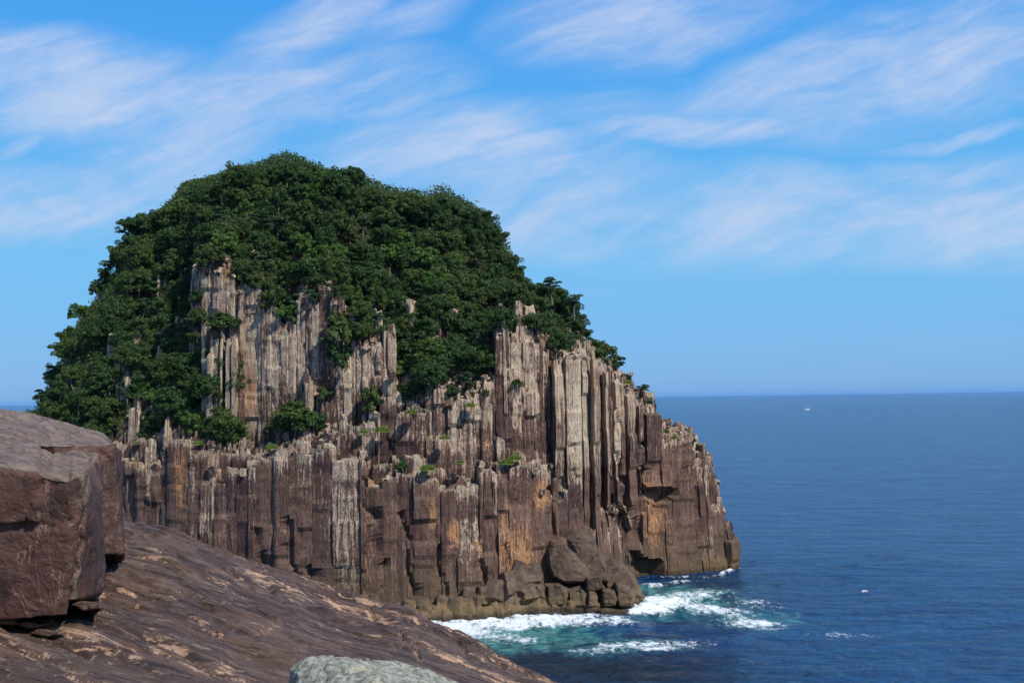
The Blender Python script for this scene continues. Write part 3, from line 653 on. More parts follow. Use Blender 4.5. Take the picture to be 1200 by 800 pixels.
for (x0, y0, x1, y1, wd_, dp) in [(250,640,330,700,2.0,.07),(330,700,420,735,1.6,.06),(150,690,330,745,1.8,.05),(100,735,260,790,1.8,.06),(180,640,300,690,1.4,.05),(420,700,560,770,1.6,.05),(480,735,500,775,1.6,.05),(250,745,360,770,1.6,.05),(60,760,180,800,1.8,.05),(540,765,600,792,1.4,.04)]:
    kk = np.clip(((pxg - x0)*(x1-x0) + (pyg - y0)*(y1-y0)) / ((x1-x0)**2 + (y1-y0)**2), 0, 1); cx_, cy_ = x0 + kk*(x1-x0), y0 + kk*(y1-y0) + 5*np.sin(kk*9 + x0) 
    Zg = Zg - dp * np.exp(-(np.hypot(pxg - cx_, (pyg - cy_)) / wd_)**2) - dp * .7 / (1 + np.exp(-(pyg - cy_) / 1.2)) * np.exp(-(np.hypot(pxg - cx_, pyg - cy_) / 16)**2)
# a crack running down the slab
ck = np.abs(pxg - (455 + 40*np.sin(pyg*.06)*.25 + (pyg - 740) * .75)); cm = ((pyg > 715) & (pyg < 790))
Zg = Zg - np.where(cm, .10 * np.clip(1 - ck / 3.5, 0, 1), 0)
edge = np.exp(-(fr / .22) ** 2) * .55 * (vn(U_*.22, V_*.9, 0, 77) > -.05) + np.where(cm, .7 * np.clip(1 - ck / 7, 0, 1), 0)
for (a, b, c, d, g) in [(100,760,90,14,.5),(215,772,60,12,.5),(330,690,70,8,.45),(180,650,30,6,.5),(255,685,60,8,.4),(440,725,40,8,.35),(60,790,60,8,.3),(290,655,30,5,.55),(500,760,40,6,.3)]:
    k = (pxg - a)*.9 + (pyg - b)*.43; k2 = -(pxg - a)*.38 + (pyg - b)*.92; edge = np.maximum(edge, g * np.exp(-(k/c)**2 - (k2/d)**2) + .0)
edge = np.maximum(edge, .42 * np.exp(-(f2_ / .2)**2) * (vn(U_*.6, V_*1.4, 0, 78) > .1))
mk = np.stack([edge, np.clip(.28 + .35*fbm(U_*.3, V_*.6, 0, 5), 0, 1), 0*Xg, 0*Xg + 1], -1)
vs = np.stack([Xg, Yg, Zg], -1)
tag(mesh_np('headland_slab', vs.reshape(-1, 3), grid_faces(nx, ny), M_fg, {'mask': mk.reshape(-1, 4)}, smooth=True), kind='structure')
# the rest of the headland: under the viewer, and down to the sea behind the ridge
nx2, ny2 = 120, 80
th = np.linspace(0, 2*math.pi, nx2)[:, None]; rr = np.linspace(0, 1, ny2)[None, :] ** 1.2
cxh, cyh = -14.0, -14.0
rx = (30 + 34*rr*0) ; outer = 75 + 8*np.sin(3*th)
Rr = 4 + rr * outer
Xh = cxh + Rr*np.cos(th)*np.where(np.cos(th) > 0, .52, 1.0); Yh = cyh + Rr*np.sin(th)*np.where(np.sin(th) > 0, .72, 1.0)
Zh = 27.2 - 31 * np.clip((Rr - 14) / 64, 0, 1) ** .9 + 1.1*fbm(Xh*.12, Yh*.12, 0, 51, 5)
Zh = np.minimum(Zh, 27.4)
mk2 = np.zeros((nx2*ny2, 4)); mk2[:, 3] = 1; mk2[:, 1] = .2
tag(mesh_np('headland', np.stack([Xh + 0*Zh, Yh + 0*Zh, Zh], -1).reshape(-1, 3), grid_faces(nx2, ny2), M_fg, {'mask': mk2}, smooth=True), kind='structure')

# left blocks
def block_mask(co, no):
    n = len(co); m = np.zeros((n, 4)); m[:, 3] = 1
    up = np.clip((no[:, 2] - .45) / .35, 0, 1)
    m[:, 2] = 1 - up  # painted shade: side faces take the dark red colour, as less lit
    m[:, 1] = up * .85  # painted light: upward faces take the paler grey-brown
    e = np.clip(1 - np.abs(no[:, 2] - .55) / .22, 0, 1) * .45
    px = pxof(co[:, 0], co[:, 1]); py = pyof(co[:, 0], co[:, 1], co[:, 2]); fr = co[:, 1] < YA + 2
    cx = np.interp(py, [556, 600, 650, 707], [101, 99, 96, 86]) + 2*np.sin(py*.2); wd_ = np.interp(py, [556, 590, 605, 660, 707], [8, 6, 1.6, 1.8, 5])
    k = fr * np.exp(-((px - cx) / wd_)**2) * (py > 556); m[:, 1] = np.maximum(m[:, 1], k * .95); m[:, 2] *= 1 - k
    h_ = fr * np.exp(-((py - (612 - (px - 40)*.02 + 3*np.sin(px*.13))) / 1.8)**2) * (px < 84); m[:, 0] = np.maximum(m[:, 0], h_ * .6)
    r_ = (~fr) * np.exp(-((px - 108)/12)**2 - ((py - 535)/14)**2); m[:, 0] = np.maximum(m[:, 0], r_ * .65)
    r_ = (~fr) * np.exp(-((px - 132)/5)**2 - ((py - 590)/50)**2); m[:, 0] = np.maximum(m[:, 0], r_ * .35)
    st_ = fbm(co[:, 0]*1.2, co[:, 1]*1.2, co[:, 2]*.5, 15, 4); m[:, 2] *= np.clip(.9 + .6*st_, .3, 1)
    return m
YA, YB = 12.0, 15.5
def seam_groove(co):
    px = pxof(co[:, 0], co[:, 1]); py = pyof(co[:, 0], co[:, 1], co[:, 2])
    cx = np.interp(py, [556, 600, 650, 707], [106, 101, 97, 86]) + 2*np.sin(py*.2)
    g = .09 * np.exp(-((px - cx) / 1.5)**2)
    g += .05 * np.exp(-((py - (614 - (px - 40)*.02 + 3*np.sin(px*.13))) / 1.6)**2) * (px < 84)
    g += .04 * np.exp(-((px - (48 + (566 - py)*.35)) / 1.5)**2) * (py < 612)
    g -= .07 * ((py < 612) & (px < 46)) - .03 * ((py < 612) & (px > 54) & (px < 84))
    return g
A_front = [W(-260, 545, YA), W(-20, 549, YA), W(55, 563, YA), W(80, 562, YA), W(102, 556, YA+.15), W(-260, 745, YA+.1), W(-20, 719, YA+.1), (W(81, 722, YA+.15)), W(88, 707, YA+.2)]
A_side = [W(123, 572, YA+1.6), W(127, 640, YA+1.5), W(127, 690, YA+1.4), W(118, 700, YA+1.4)]
A_back = [W(120, 528, YA+3.0), W(60, 522, YA+4), W(-260, 505, YA+4), W(-260, 700, YA+4), W(110, 700, YA+4)]
# the front block is split by a pale seam into two slabs that move together
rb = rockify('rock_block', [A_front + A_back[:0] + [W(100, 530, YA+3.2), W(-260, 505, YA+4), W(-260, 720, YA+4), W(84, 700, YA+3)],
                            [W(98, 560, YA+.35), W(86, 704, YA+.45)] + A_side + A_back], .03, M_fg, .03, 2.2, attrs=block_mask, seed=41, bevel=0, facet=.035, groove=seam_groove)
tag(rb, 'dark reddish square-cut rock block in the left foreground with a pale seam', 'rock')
B_h = [W(-300, 490, YB+2), W(0, 478, YB+4), W(30, 481, YB+3.5), W(55, 487, YB+3), W(85, 497, YB+2), W(106, 504, YB+1.2), W(125, 511, YB+.6), W(138, 519, YB+.2), W(104, 528, YB-.1), W(60, 520, YB-.4),
       W(110, 651, YB), W(146, 650, YB+.3), W(147, 600, YB+.3), W(141, 545, YB+.2), W(144, 660, YB+3), W(142, 540, YB+3.5), W(100, 500, YB+4.5), W(0, 480, YB+6), W(-300, 490, YB+6), W(-300, 660, YB+2), W(-300, 660, YB+6), W(100, 655, YB+5)]
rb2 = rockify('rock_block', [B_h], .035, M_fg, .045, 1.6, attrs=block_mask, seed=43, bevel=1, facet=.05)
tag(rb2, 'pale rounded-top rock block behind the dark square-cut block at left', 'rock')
# thin layered slabs under the front block
for i, (a, b, c, d, yy2, lb) in enumerate([(-40, 21, 720, 733, .25, 'leftmost flat stone slab wedged under the dark square-cut block'), (24, 63, 725, 735, .32, 'middle thin stone slab wedged under the dark square-cut block'), (40, 76, 735, 746, .12, 'lowest thin stone slab jutting from under the dark square-cut block'), (88, 118, 702, 714, .5, 'rounded stone chock under the right corner of the dark square-cut block')]):
    o = rockify('stone_slab', [[W(a+7, c+1, YA+yy2), W(b-4, c+3, YA+yy2+.1), W(b+3, d-3, YA+yy2), W(a+10, d+2, YA+yy2), W(a-4, c+6, YA+yy2), W(a, c, YA+yy2+1.2), W(b, c, YA+yy2+1.2), W(b+3, d, YA+yy2+1.2), W(a, d, YA+yy2+1.2)]], .015, M_fg, .045, 2.2, seed=50+i, bevel=1, facet=.03,
                attrs=lambda co, no: np.stack([np.full(len(co), .25), np.full(len(co), .3), np.full(len(co), .2), np.ones(len(co))], -1))
    tag(o, lb, 'stone', 'thin stones under the dark block')
# pale lichened boulder near the viewer
Yb = 6.2
lb_ = rockify('boulder', [[W(338, 800, Yb), W(342, 784, Yb+.1), W(354, 773, Yb+.25), W(375, 766, Yb+.4), W(400, 766, Yb+.5), W(425, 771, Yb+.5), W(452, 776, Yb+.5), W(485, 785, Yb+.5), W(530, 796, Yb+.5), W(560, 815, Yb+.3), W(560, 900, Yb), W(340, 900, Yb), W(450, 800, Yb-.5), W(350, 900, Yb-.6), W(540, 900, Yb-.6), W(360, 790, Yb+1.4), W(500, 810, Yb+1.4), W(360, 900, Yb+1.6), W(540, 900, Yb+1.6)]], .016, M_lich, .05, 3.0, seed=61, bevel=2, facet=.035)
tag(lb_, 'pale grey-green lichened boulder at the bottom edge of the photo', 'boulder')

# ------------------------------------------------------------------ sea
def geo(a, b, st, lim, g=1.13):
    c = list(np.arange(a, b, st)); d = st; x = c[-1]; out = []
    while x < lim: d *= g; x += d; out.append(x)
    d = st; x = a; pre = []
    while x > -lim: d *= g; x -= d; pre.append(x)
    return np.array(pre[::-1] + c + out)
xs, ys = geo(-22, 66, .45, 42000), geo(112, 200, .45, 42000)
XX, YY = np.meshgrid(xs, ys, indexing='ij'); inn = np.exp(-(np.clip(-22 - XX, 0, None)/6)**2 - (np.clip(XX - 66, 0, None)/10)**2 - (np.clip(112 - YY, 0, None)/8)**2 - (np.clip(YY - 200, 0, None)/10)**2)
ZZ = .16 * fbm(XX*.22, YY*.35, 0, 71, 5) * inn
Yc = np.clip(YY, 1, None); PX = 600 + FPX*XX/Yc; PY = np.where(YY > 5, hor(PX) + EYE/Yc*FPX, 3000)
foam = np.zeros_like(XX); turq = np.zeros_like(XX); sh = np.zeros_like(XX)
def blob(arr, L):
    for (a, b, sx, sy, ang, g) in L:
        c, s_ = math.cos(rad(ang)), math.sin(rad(ang)); k = (PX-a)*c - (PY-b)*s_; k2 = (PX-a)*s_ + (PY-b)*c
        arr[:] = np.maximum(arr, g * np.exp(-(np.abs(k)/sx)**2.4 - (np.abs(k2)/sy)**2.4))
wx = 6*fbm(XX*.15, YY*.15, 0, 81, 3); PX = PX + wx; PY = PY + wx * .3
blob(foam, [(530,733,46,9,-3,1.05),(590,727,50,7,0,1.1),(650,726,44,6,0,1.0),(640,720,80,4.5,0,1.0),(560,725,50,5,3,1.1),(715,724,22,5,0,.8),(560,742,60,7,-3,.6),(690,726,16,5,0,.7),(775,705,44,9,0,1.05),(750,712,34,6,0,1.25),(820,712,55,6,-7,.85),(875,727,36,6,-6,.82),(800,697,50,7,4,.72),(880,705,30,6,-4,.5),
            (740,752,70,6,3,.66),(765,755,34,4,4,.85),(610,746,14,4,0,.8),(700,757,50,4,3,.5),(757,683,14,2.2,0,.8),(790,680,24,2,3,.6),(845,668,16,1.8,18,.9),(800,674,40,1.4,0,.5),(735,700,10,6,0,.7),(1005,691,5,1.5,0,.75),(975,740,50,4,0,.32)])
blob(turq, [(600,740,110,18,-2,1.0),(540,735,60,12,0,1.0),(780,705,80,20,0,.9),(870,722,70,14,-6,.62),(720,752,90,10,0,.55),(755,688,40,8,0,.6)])
blob(sh, [(680,778,190,26,-4,.95),(600,765,90,20,-8,.8),(820,690,90,26,0,.5),(760,760,60,20,0,.5)])
ZZ = ZZ + foam * (.75 * np.abs(fbm(XX*.55, YY*.55, 0, 91, 5)) + .2) * np.clip((YY - 138) / 14, .25, 1.3)
tag(mesh_np('sea', np.stack([XX, YY, ZZ], -1).reshape(-1, 3), grid_faces(len(xs), len(ys)), M_sea, {'mask': np.stack([foam, turq, sh, 1 + 0*XX], -1).reshape(-1, 4)}, smooth=True), kind='structure')

# ------------------------------------------------------------------ foliage
def leaves(P, N, size, asp=1.5):
    n = len(P); a = R.normal(size=(n, 3)); N = N / np.linalg.norm(N, axis=1, keepdims=True)
    U = np.cross(N, a); U /= np.linalg.norm(U, axis=1, keepdims=True); Wv = np.cross(N, U)
    s = size * R.uniform(.6, 1.3, (n, 1)); U = U * s * asp / 2; Wv = Wv * s / 2
    q = np.stack([P - U, P - Wv * .9 , P + U, P + Wv * .9], 1)
    return q.reshape(-1, 3), np.arange(n * 4).reshape(-1, 4)
def clump_pts(c, r, n, flat=.8, up=.35):
    d = R.normal(size=(n, 3)); d /= np.linalg.norm(d, axis=1, keepdims=True); d[:, 2] = np.where(d[:, 2] < -up, -d[:, 2], d[:, 2])
    rr = r * R.uniform(.55, 1.0, (n, 1)) ** .5; P = np.array(c) + d * rr * np.array([1, 1, flat])
    N = d + R.normal(size=(n, 3)) * .55 + np.array([0, 0, .35]); return P, N
def limb(bm, a, b, r0, r1, seg=6):
    a, b = Vector(a), Vector(b); d = (b - a); z = d.normalized(); x = z.orthogonal().normalized(); y = z.cross(x)
    mid = (a + b) / 2 + Vector(R.normal(size=3)) * d.length * .06; prev = None
    for k, (c, r) in enumerate(((a, r0), (mid, (r0 + r1) / 2), (b, r1))):
        ring = [bm.verts.new(c + (x * math.cos(i * 2*math.pi/seg) + y * math.sin(i * 2*math.pi/seg)) * r) for i in range(seg)]
        if prev:
            for i in range(seg): bm.faces.new((prev[i], prev[(i+1) % seg], ring[(i+1) % seg], ring[i]))
        prev = ring
def crown_round(rx=2.4, rz=1.8, n=17, leaf=.26, per=190, zc=2.6):
    P, N, C = [], [], []; n = int(n * 1.7); per = int(per * .62); lob = R.uniform(-1, 1, (3, 3))
    for i in range(n):
        d = R.normal(size=3); d /= np.linalg.norm(d); d[2] = d[2] if d[2] > -.5 else -d[2]
        k = R.uniform(.35, 1.02) * (1 + .22 * float(np.tanh(lob @ d).sum()) / 1.5); c = np.array([d[0]*rx*k, d[1]*rx*k, zc + d[2]*rz*k]); C.append(c)
        p, q = clump_pts(c, R.uniform(.32, .80) * rx / 2.4, per, R.uniform(.55, 1.0), .75); P.append(p); N.append(q)
    p, q = clump_pts((0, 0, zc - .2), rx * .7, per * 2, rz / rx); P.append(p); N.append(q)
    return np.concatenate(P), np.concatenate(N), C
def crown_pine(h=3.6, n=9, spread=2.2, leaf=.2, per=170, lean=(0, 0)):
    P, N, C = [], [], []
    for i in range(n):
        a = R.uniform(0, 2*math.pi); r = R.uniform(.3, 1) * spread * (1 - .45 * i / n); z = h * (.5 + .5 * i / n)
        c = np.array([math.cos(a)*r + lean[0]*z/h, math.sin(a)*r*.8 + lean[1]*z/h, z]); C.append(c)
        p, q = clump_pts(c, R.uniform(.6, 1.0), per, .38, .2); q[:, 2] += .4; P.append(p); N.append(q)
    return np.concatenate(P), np.concatenate(N), C
def tree_meshes(kind, mat, leaf, **k):
    if kind == 'round': P, N, C = crown_round(**k)
    else: P, N, C = crown_pine(**k)
    v, f = leaves(P, N, leaf); cr = mesh_np('crown', v, f, mat, link=False)
    bm = bmesh.new(); top = Vector(np.mean(C, 0)); limb(bm, (0, 0, -1.2), top * .75, .17, .10, 7)
    for c in C[:11]: limb(bm, top * .55 * R.uniform(.6, 1.1), c, .07, .02, 5)
    me = bpy.data.meshes.new('trunk'); bm.to_mesh(me); bm.free(); me.materials.append(M_bark)
    return cr.data, me
protos = [tree_meshes('round', M_leaf, .23, rx=2.3 + .15*i, rz=2.2 + .2*(i % 3), n=24 + 2*i, zc=2.3) for i in range(6)]
protos_l = [tree_meshes('round', M_leaf2, .23, rx=2.2, rz=2.1, n=24, zc=2.3) for _ in range(2)]
pprot = [tree_meshes('pine', M_pine, .22, h=4.0, n=11, spread=2.0) for _ in range(3)]
bushm = [tree_meshes('round', M_leaf, .22, rx=1.3, rz=1.1, n=14, per=110, zc=.8) for _ in range(3)]
def place(meshes, name, loc, sc, label, cat, group=None, rz=None, rot=None, sq=1.0):
    r = empty(name, loc); r.scale = (sc, sc, sc * sq); r.rotation_euler = rot if rot else (R.uniform(-.12, .12), R.uniform(-.12, .12), R.uniform(0, 6.28) if rz is None else rz)
    for nm, me in (('crown', meshes[0]), ('trunk', meshes[1])):
        o = bpy.data.objects.new(nm, me); col.objects.link(o); o.parent = r
    return tag(r, label, cat, group)
# lookup grid of the slope
ls, lt = np.meshgrid(np.linspace(0, SMAX, 700), np.linspace(0, 1, 260), indexing='ij')
_, _, LL = plan(ls, 0); tmL = 3.6 + lt * (LL - 3.6)
lx, ly, lz, lpx, lpy = ground(ls, tmL)
def find(px, py, near=True):
    d = (lpx - px)**2 + (lpy - py)**2 + (0 if near else 0); i = np.unravel_index(np.argmin(d), d.shape); return float(lx[i]), float(ly[i]), float(lz[i]), float(d[i])**.5, float(tmL[i])
Fbot = ctab([(30,560),(130,545),(150,512),(180,512),(200,500),(228,512),(283,512),(284,330),(292,326),(305,345),(330,366),(345,362),(352,345),(378,345),(382,326),(398,335),(415,350),(417,392),(450,396),(455,432),(470,462),(487,462),(500,452),(522,458),(542,452),(560,442),(576,436),(580,390),(596,383),(607,374),(625,380),(645,400),(660,410),(672,400),(690,412),(705,420),(730,440),(750,458)])
HOLES = [(233,300,283,366),(246,388,284,408),(183,320,196,350),(229,286,243,306),(150,460,164,508),(409,356,418,392),(604,342,616,372)]
def in_forest(px, py):
    if py < S_(px) + 10 or py > Fbot(px): return False
    return not any(a < px < c and b < py < d for a, b, c, d in HOLES)
pts = []
cand = [(R.uniform(34, 750), R.uniform(175, 550)) for _ in range(60000)]
def rmin(py, px): return 18.0 if px > 130 or py < 480 else 22
# silhouette trees first for an even skyline
sil = []
p = 40.0
while p < 720: sil.append((p, float(S_(p)) + 15 + R.uniform(-3, 6))); p += R.uniform(10, 19) * (0.8 if p < 160 or p > 590 else 1)
for c in sil + cand:
    if c not in sil and not in_forest(*c): continue
    if len(pts) >= 285: break
    if all((c[0]-a)**2 + (c[1]-b)**2 > (15.6**2 if c not in sil else 100) for a, b in pts): pts.append(c)
print('forest trees', len(pts))
zones = [(lambda x, y: x < 150 and y < S_(x) + 26, 'evergreen tree on the left skyline of the wooded island, sky behind it', 'left skyline trees'),
         (lambda x, y: x < 150 and y > 420, 'dark evergreen tree low on the left shoulder just above the foreground rocks', 'low trees on the left shoulder'),
         (lambda x, y: x < 150, 'dark evergreen tree on the left shoulder between skyline and low trees', 'trees on the left shoulder'),
         (lambda x, y: x < 300 and y > 400, 'evergreen tree on the low left slope among small grey pinnacles', 'trees among the left pinnacles'),
         (lambda x, y: x < 300 and y > 300, 'evergreen tree on the left slope beside the tall grey columns', 'trees beside the tall columns'),
         (lambda x, y: x < 300 and y < S_(x) + 26, 'evergreen tree on the upper left skyline below the summit, sky behind it', 'upper left skyline trees'),
         (lambda x, y: x < 420 and y < S_(x) + 26, 'dark evergreen tree on the summit skyline of the island, sky behind it', 'summit skyline trees'),
         (lambda x, y: x < 600 and y < S_(x) + 26, 'evergreen tree on the skyline right of the summit, sky behind it', 'skyline trees right of the summit'),
         (lambda x, y: x >= 600 and y < S_(x) + 26, 'evergreen tree on the right skyline running down to the sea cliff', 'right skyline trees'),
         (lambda x, y: x > 590, 'evergreen tree on the steep right shoulder just above the pale cliff columns', 'trees on the right shoulder'),
         (lambda x, y: x < 400 and y < 270, 'dense dark evergreen tree on the upper slope left of and below the summit', 'trees under the summit'),
         (lambda x, y: y < 290, 'dense dark evergreen tree on the upper slope to the right of the summit', 'trees right of the summit'),
         (lambda x, y: x < 400, 'evergreen tree on the slope directly above the tall grey columns', 'trees above the tall columns'),
         (lambda x, y: y > 380, 'evergreen tree low in the wooded hollow just above the middle column crests', 'trees in the hollow'),
         (lambda x, y: x > 500, 'evergreen tree on the middle slope left of the pale right-hand columns', 'trees left of the pale columns'),
         (lambda x, y: True, 'evergreen tree in the middle of the slope right of the tall grey columns', 'trees in the middle of the slope')]
for (px, py) in pts:
    x, y, z, d, tm = find(px, py + 17)
    for f, lb, gr in zones:
        if f(px, py): break
    rr = R.random(); ms = protos[R.integers(6)] if rr < .76 else (protos_l[R.integers(2)] if rr < .86 else pprot[R.integers(3)])
    fresh = rr >= .76 and rr < .86
    pn = rr >= .86
    if False: ms = protos[R.integers(6)]; pn = False
    sc = R.uniform(.72, 1.08)
    if py > S_(px) + 30 and abs(py - Fbot(px)) < 22: sc *= .82
    if fresh: lb2, gr2 = lb.replace('dark ', '').replace('dense ', '').replace('evergreen', 'light green leafy'), 'light green ' + gr
    elif pn: lb2, gr2 = lb.replace('dense ', '').replace('evergreen tree', 'layered pine'), 'pines: ' + gr
    else: lb2, gr2 = lb, gr
    place(ms, 'pine_tree' if pn else 'evergreen_tree', (x, y, z - .9), sc, lb2, 'tree', gr2)
# named single trees
lp = tree_meshes('pine', M_pine, .2, h=2.6, n=9, spread=1.3, per=150, lean=(2.6, 0))
singles = [(750, 457, 5, pprot[0], .0, 'lone horizontal pine leaning over the sea at the cliff edge'),]
def at_px(px, tm):
    x, y, L = plan(grid_s, tm); pp = pxof(x, y); i = int(np.argmin(np.abs(pp - px) + (grid_s < SMAX*.3)*1000)); return float(x[i]), float(y[i])
def spot(px, py, tm, meshes, sc, name, label, cat, group=None, sq=1.0, drop=2.3, rot=None):
    x, y = at_px(px, tm); z = float(zat(px, py, y)); return place(meshes, name, ((px-600)/FPX*y, y, z - drop * sc * sq), sc, label, cat, group, sq=sq, rot=rot)
spot(742, 453, 3.0, lp, .72, 'pine_tree', 'small wind-bent pine reaching flat over the sea at the cliff edge', 'tree', drop=1.9, rot=(0, .1, 0))
spot(752, 469, 3.0, lp, .5, 'pine_tree', 'tiny bent pine just below the wind-bent pine at the cliff edge', 'tree', drop=1.9, rot=(0, .25, .4))
spot(674, 350, 12, pprot[1], .85, 'pine_tree', 'open layered pine jutting from the right skyline of the wood', 'tree', drop=3.2)
spot(648, 330, 16, pprot[2], .9, 'pine_tree', 'broad flat-topped pine standing above the right skyline of the wood', 'tree', drop=3.2)
spot(412, 198, 45, pprot[0], .7, 'pine_tree', 'small flat pine tuft standing on the skyline right of the summit', 'tree', drop=3.6)
spot(345, 491, 4.2, protos[1], 1.28, 'bush', 'big dark green bush on the ledge between grey columns', 'bush', sq=.75, drop=2.4)
spot(325, 500, 4.0, bushm[0], 1.4, 'bush', 'low bush at the left foot of the big dark green ledge bush', 'bush', drop=.8)
spot(368, 497, 4.0, bushm[1], 1.5, 'bush', 'low bush at the right foot of the big dark green ledge bush', 'bush', drop=.8)
spot(436, 470, 4.5, bushm[1], 1.35, 'bush', 'upright bush in a niche high between two rock columns', 'bush', sq=1.5, drop=.9)
spot(398, 385, 5.4, bushm[2], 2.0, 'bush', 'tall dark bush filling the gully between the two column groups', 'bush', sq=1.5, drop=.9)
spot(396, 418, 5.3, bushm[0], 1.6, 'bush', 'dark bush at the foot of the gully between the two column groups', 'bush', sq=1.4, drop=.9)
spot(379, 461, 5.3, bushm[0], 1.0, 'bush', 'small dark bush tucked beside the pale column right of the big ledge bush', 'bush', sq=1.2, drop=.9)
spot(262, 376, 5.3, bushm[2], 1.9, 'bush', 'bright green bush growing across the left side of the tall columns', 'bush', sq=.8, drop=.9)
spot(284, 322, 7.5, bushm[2], 1.4, 'bush', 'round green bush perched on top of the left columns', 'bush', sq=1.1, drop=.9)
for (px, py, sc) in [(62,478,.6),(80,488,.7),(98,496,.7),(116,500,.65),(132,502,.55),(70,455,.6),(92,468,.7),(110,478,.7),(128,486,.6),(146,494,.5),(232,350,.6),(238,372,.6),(234,398,.7),(244,418,.6),(262,420,.6),(277,418,.5),(275,450,.6),(240,455,.8),(205, 470, 1.0), (232, 492, .95), (262, 490, 1.05), (250, 455, 1.0), (270, 430, .9), (225, 435, 1.0), (195, 440, .9), (218, 505, .7), (272, 505, .7)]:
    spot(px, py, 5.0 if py > 440 else 7, protos[R.integers(6)], sc, 'evergreen_tree', 'evergreen tree on the left ledge in front of the tall columns' if px > 180 else 'low evergreen tree at the foot of the left shoulder just above the rounded foreground rock', 'tree', 'trees on the left ledge' if px > 180 else 'trees at the foot of the left shoulder')
spot(605, 449, 2.6, bushm[0], .72, 'bush', 'small bush clinging halfway up the pale right-hand columns', 'bush', drop=.8)
spot(568, 461, 2.6, bushm[1], .5, 'bush', 'tiny dark bush on the column crest left of the pale right-hand columns', 'bush', drop=.8)
spot(470, 545, 1.0, bushm[2], .75, 'bush', 'green shrub hanging on the lower cliff face below the grassy ledge', 'bush', sq=1.3, drop=.9)
spot(230, 560, .2, bushm[2], .4, 'bush', 'tiny shrub beside the orange stain on the left cliff', 'bush', drop=.9)
lowb = [tree_meshes('round', M_leaf2, .18, rx=1.0, rz=.6, n=8, per=110, zc=.6)]
spot(776, 507, 3.0, lowb[0], 1.2, 'bush', 'low yellow-green bush on the flat top of the right cliff step', 'bush', drop=.6)
spot(791, 511, 3.0, lowb[0], .9, 'bush', 'second smaller yellow-green bush at the seaward end of the right cliff step', 'bush', drop=.6)
# grass tufts on ledges
def tuft(n, spread, h):
    b = np.clip(R.normal(0, spread*.36, (n, 2)), -spread*.6, spread*.6); tip = b * 1.15 + R.normal(0, .12, (n, 2)); a = R.uniform(0, 6.28, n); w = .035
    zt = R.uniform(.3, 1, n) * h * np.exp(-(b**2).sum(1) / spread**2 * .8)
    v = np.stack([np.c_[b[:, 0]-w*np.cos(a), b[:, 1]-w*np.sin(a), np.zeros(n)], np.c_[b[:, 0]+w*np.cos(a), b[:, 1]+w*np.sin(a), np.zeros(n)], np.c_[tip, zt]], 1).reshape(-1, 3)
    m = 14; an = np.arange(m) / m * 2*math.pi; rr_ = spread * R.uniform(.8, 1.0, m)
    base = np.r_[[[0, 0, .10]], np.c_[np.cos(an)*rr_, np.sin(an)*rr_, np.full(m, -.05)]]
    f = np.r_[np.arange(n*3).reshape(-1, 3), [[n*3, n*3+1+q, n*3+1+(q+1) % m] for q in range(m)]]
    return mesh_np('grass_tuft', np.r_[v, base], f, M_grass, link=False).data
tm_ = [tuft(420, .7, .55), tuft(300, .5, .4)]
GR = [(550,474,2.7,'grass tuft on the crest of the middle columns'),(482,482,2.6,'grass tuft in the notch left of the twin pinnacles'),(447,503,2.6,'wide grass tuft on the ledge under the notched pinnacle'),(602,536,1.2,'bright grass tuft on the long ledge under the pale columns'),
      (592,541,1.1,'second bright grass tuft at the left end of the ledge under the pale columns'),(537,540,1.2,'grass tuft on the step above the smooth lower slabs'),(520,512,2.0,'grass tuft between two short columns in the middle of the cliff'),(318,523,2.6,'grass tuft under the big dark ledge bush'),
      (233,518,2.6,'grass tuft on the crest left of the ledge trees'),(160,518,2.6,'grass tuft at the foot of the far-left pinnacle'),(500,548,1.0,'grass tuft on a small step right of the hanging shrub'),(790,512,2.0,'dry grass tuft at the edge of the right cliff step'),(735,447,2.6,'dry grass tuft on the sloping crest near the bent pine'),(425,505,2.4,'grass tuft on the crest below the niche bush')]
for (px, py, tm, lb) in GR:
    x, y = at_px(px, tm - 1.2); z = float(zat(px, py + 2, y)); X = (px-600)/FPX*y
    for k in range(1):
        o = bpy.data.objects.new('grass_tuft', tm_[R.integers(2)]); col.objects.link(o); o.location = (X, y, z); s_ = R.uniform(1.2, 1.9); o.scale = (s_, s_, s_ * .9); tag(o, lb, 'grass', 'grass tufts on the cliff ledges')
# undergrowth: uncountable ground cover on both slopes of the island
un = 15000
si = R.uniform(0, SMAX, un); _, _, Lq = plan(si, 0); tq = 4.5 + R.uniform(0, 1, un) * (Lq - 4.5)
x, y, z, px, py = ground(si, tq)
ok = np.array([(py_ < Fbot(p_) + 4) and not any(a < p_ < c and b < q_ < d for a, b, c, d in HOLES) for p_, py_, q_ in zip(px, py, py)])
x, y, z = x[ok], y[ok], z[ok]; n = len(x); P = np.repeat(np.stack([x, y, z - .7], -1), 9, 0) + R.normal(size=(n*9, 3)) * np.array([.45, .45, .35])
v1, f1 = leaves(P, R.normal(size=P.shape) + np.array([0, -.3, .9]), .30)
bi = R.integers(0, ns, 9000), R.integers(nt, nt + nb_ - 1, 9000)
Pb = np.stack([Vx[bi], Vy[bi], Vz[bi]], -1); Pb = np.repeat(Pb, 6, 0) + R.normal(size=(54000, 3)) * np.array([.9, .9, .4]) + np.array([0, 0, .5])
v2, f2 = leaves(Pb[Pb[:, 2] > 4], R.normal(size=(int((Pb[:, 2] > 4).sum()), 3)) + np.array([0, .2, .9]), .6)
tag(mesh_np('undergrowth', np.r_[v1, v2], np.r_[f1, f2 + len(v1)], M_leaf), kind='stuff')

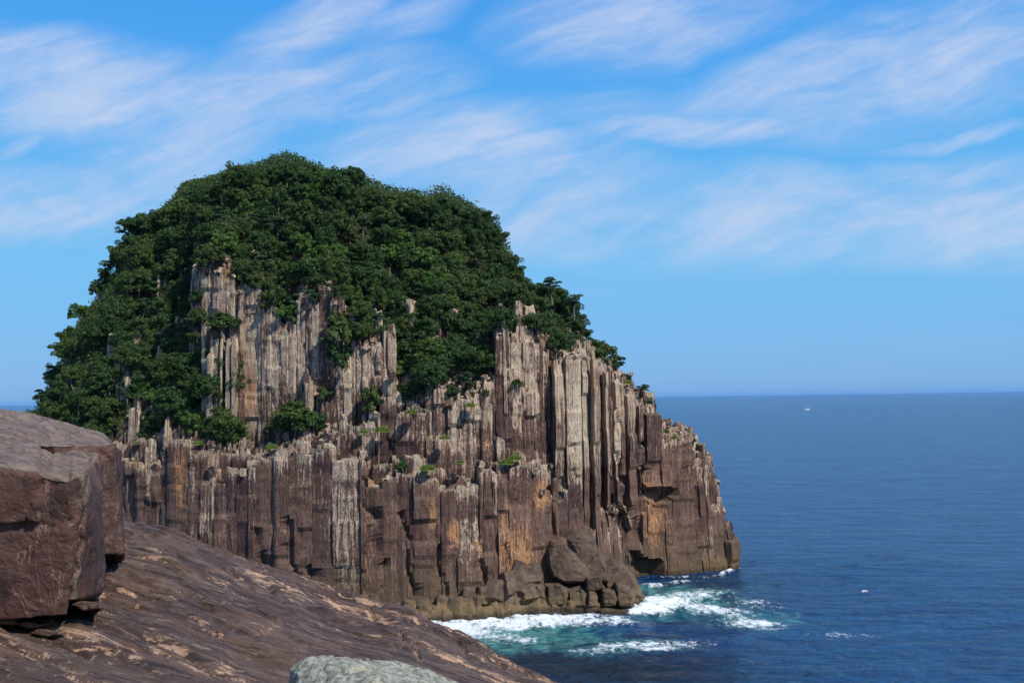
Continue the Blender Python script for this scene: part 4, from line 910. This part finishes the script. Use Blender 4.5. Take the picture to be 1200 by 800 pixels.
# ------------------------------------------------------------------ far boat
mW, tW = new_mat('white boat paint'); finish(tW, (.8, .8, .78), .4); mG, tG = new_mat('dark boat glass'); finish(tG, (.03, .04, .05), .1)
mR, tR = new_mat('steel rail'); finish(tR, (.5, .5, .52), .4)
b = empty('fishing_boat', (0, 0, 0)); tag(b, 'small white fishing boat far out near the horizon', 'boat')
bm = bmesh.new(); sec = []
for (xx, w, zb, zt) in [(-5.5, 1.3, .1, 1.3), (-3, 1.6, -.3, 1.3), (0, 1.7, -.4, 1.4), (3, 1.3, -.35, 1.8), (5, .6, -.1, 2.2), (6.2, .05, .9, 2.6)]:
    sec.append([bm.verts.new(p) for p in ((xx, -w, zt), (xx, -w*.7, zb), (xx, 0, zb-.2), (xx, w*.7, zb), (xx, w, zt))])
for p_, q_ in zip(sec, sec[1:]):
    for i in range(4): bm.faces.new((p_[i], p_[i+1], q_[i+1], q_[i]))
    bm.faces.new((p_[4], p_[0], q_[0], q_[4]))
bm.faces.new(sec[0]); bmesh.ops.recalc_face_normals(bm, faces=bm.faces)
def fin(nm, bm, mat):
    me = bpy.data.meshes.new(nm); bm.to_mesh(me); bm.free(); me.materials.append(mat); o = bpy.data.objects.new(nm, me); col.objects.link(o); o.parent = b; return o
fin('hull', bm, mW)
def bx(bm, c, s): 
    r = bmesh.ops.create_cube(bm, size=1); bmesh.ops.scale(bm, vec=s, verts=r['verts']); bmesh.ops.translate(bm, vec=c, verts=r['verts'])
bm = bmesh.new(); bx(bm, (-1.2, 0, 2.3), (3.4, 2.2, 1.9)); bx(bm, (-1.2, 0, 3.32), (3.9, 2.5, .14)); fin('cabin', bm, mW)
bm = bmesh.new(); bx(bm, (-1.1, 0, 2.65), (3.5, 2.26, .6)); fin('window', bm, mG)
bm = bmesh.new(); limb(bm, (-1.2, 0, 3.3), (-1.2, 0, 6), .08, .04); fin('mast', bm, mR)
d = EYE / (float(480 - hor(944)) / FPX); b.location = ((944-600)/FPX*d, d, .1); b.rotation_euler.z = .2; b.scale = (.85,)*3

# ------------------------------------------------------------------ air
mH = bpy.data.materials.new('sea air'); mH.use_nodes = True; tH = NT(mH.node_tree)
vH = tH.n('ShaderNodeVolumePrincipled'); vH.inputs['Color'].default_value = (.27, .58, 1.0, 1); vH.inputs['Density'].default_value = 2.2e-5; vH.inputs['Anisotropy'].default_value = 0.0
oH = tH.n('ShaderNodeOutputMaterial'); tH.l(vH.outputs[0], oH.inputs['Volume'])
L_ = 60000.0; cv = [(x_, y_, z_) for x_ in (-L_, L_) for y_ in (-L_, L_) for z_ in (-5.0, 90.0)]
hz_ = mesh_np('haze', cv, np.array([(0,1,3,2),(4,6,7,5),(0,4,5,1),(2,3,7,6),(0,2,6,4),(1,5,7,3)]), mH); tag(hz_, kind='stuff')
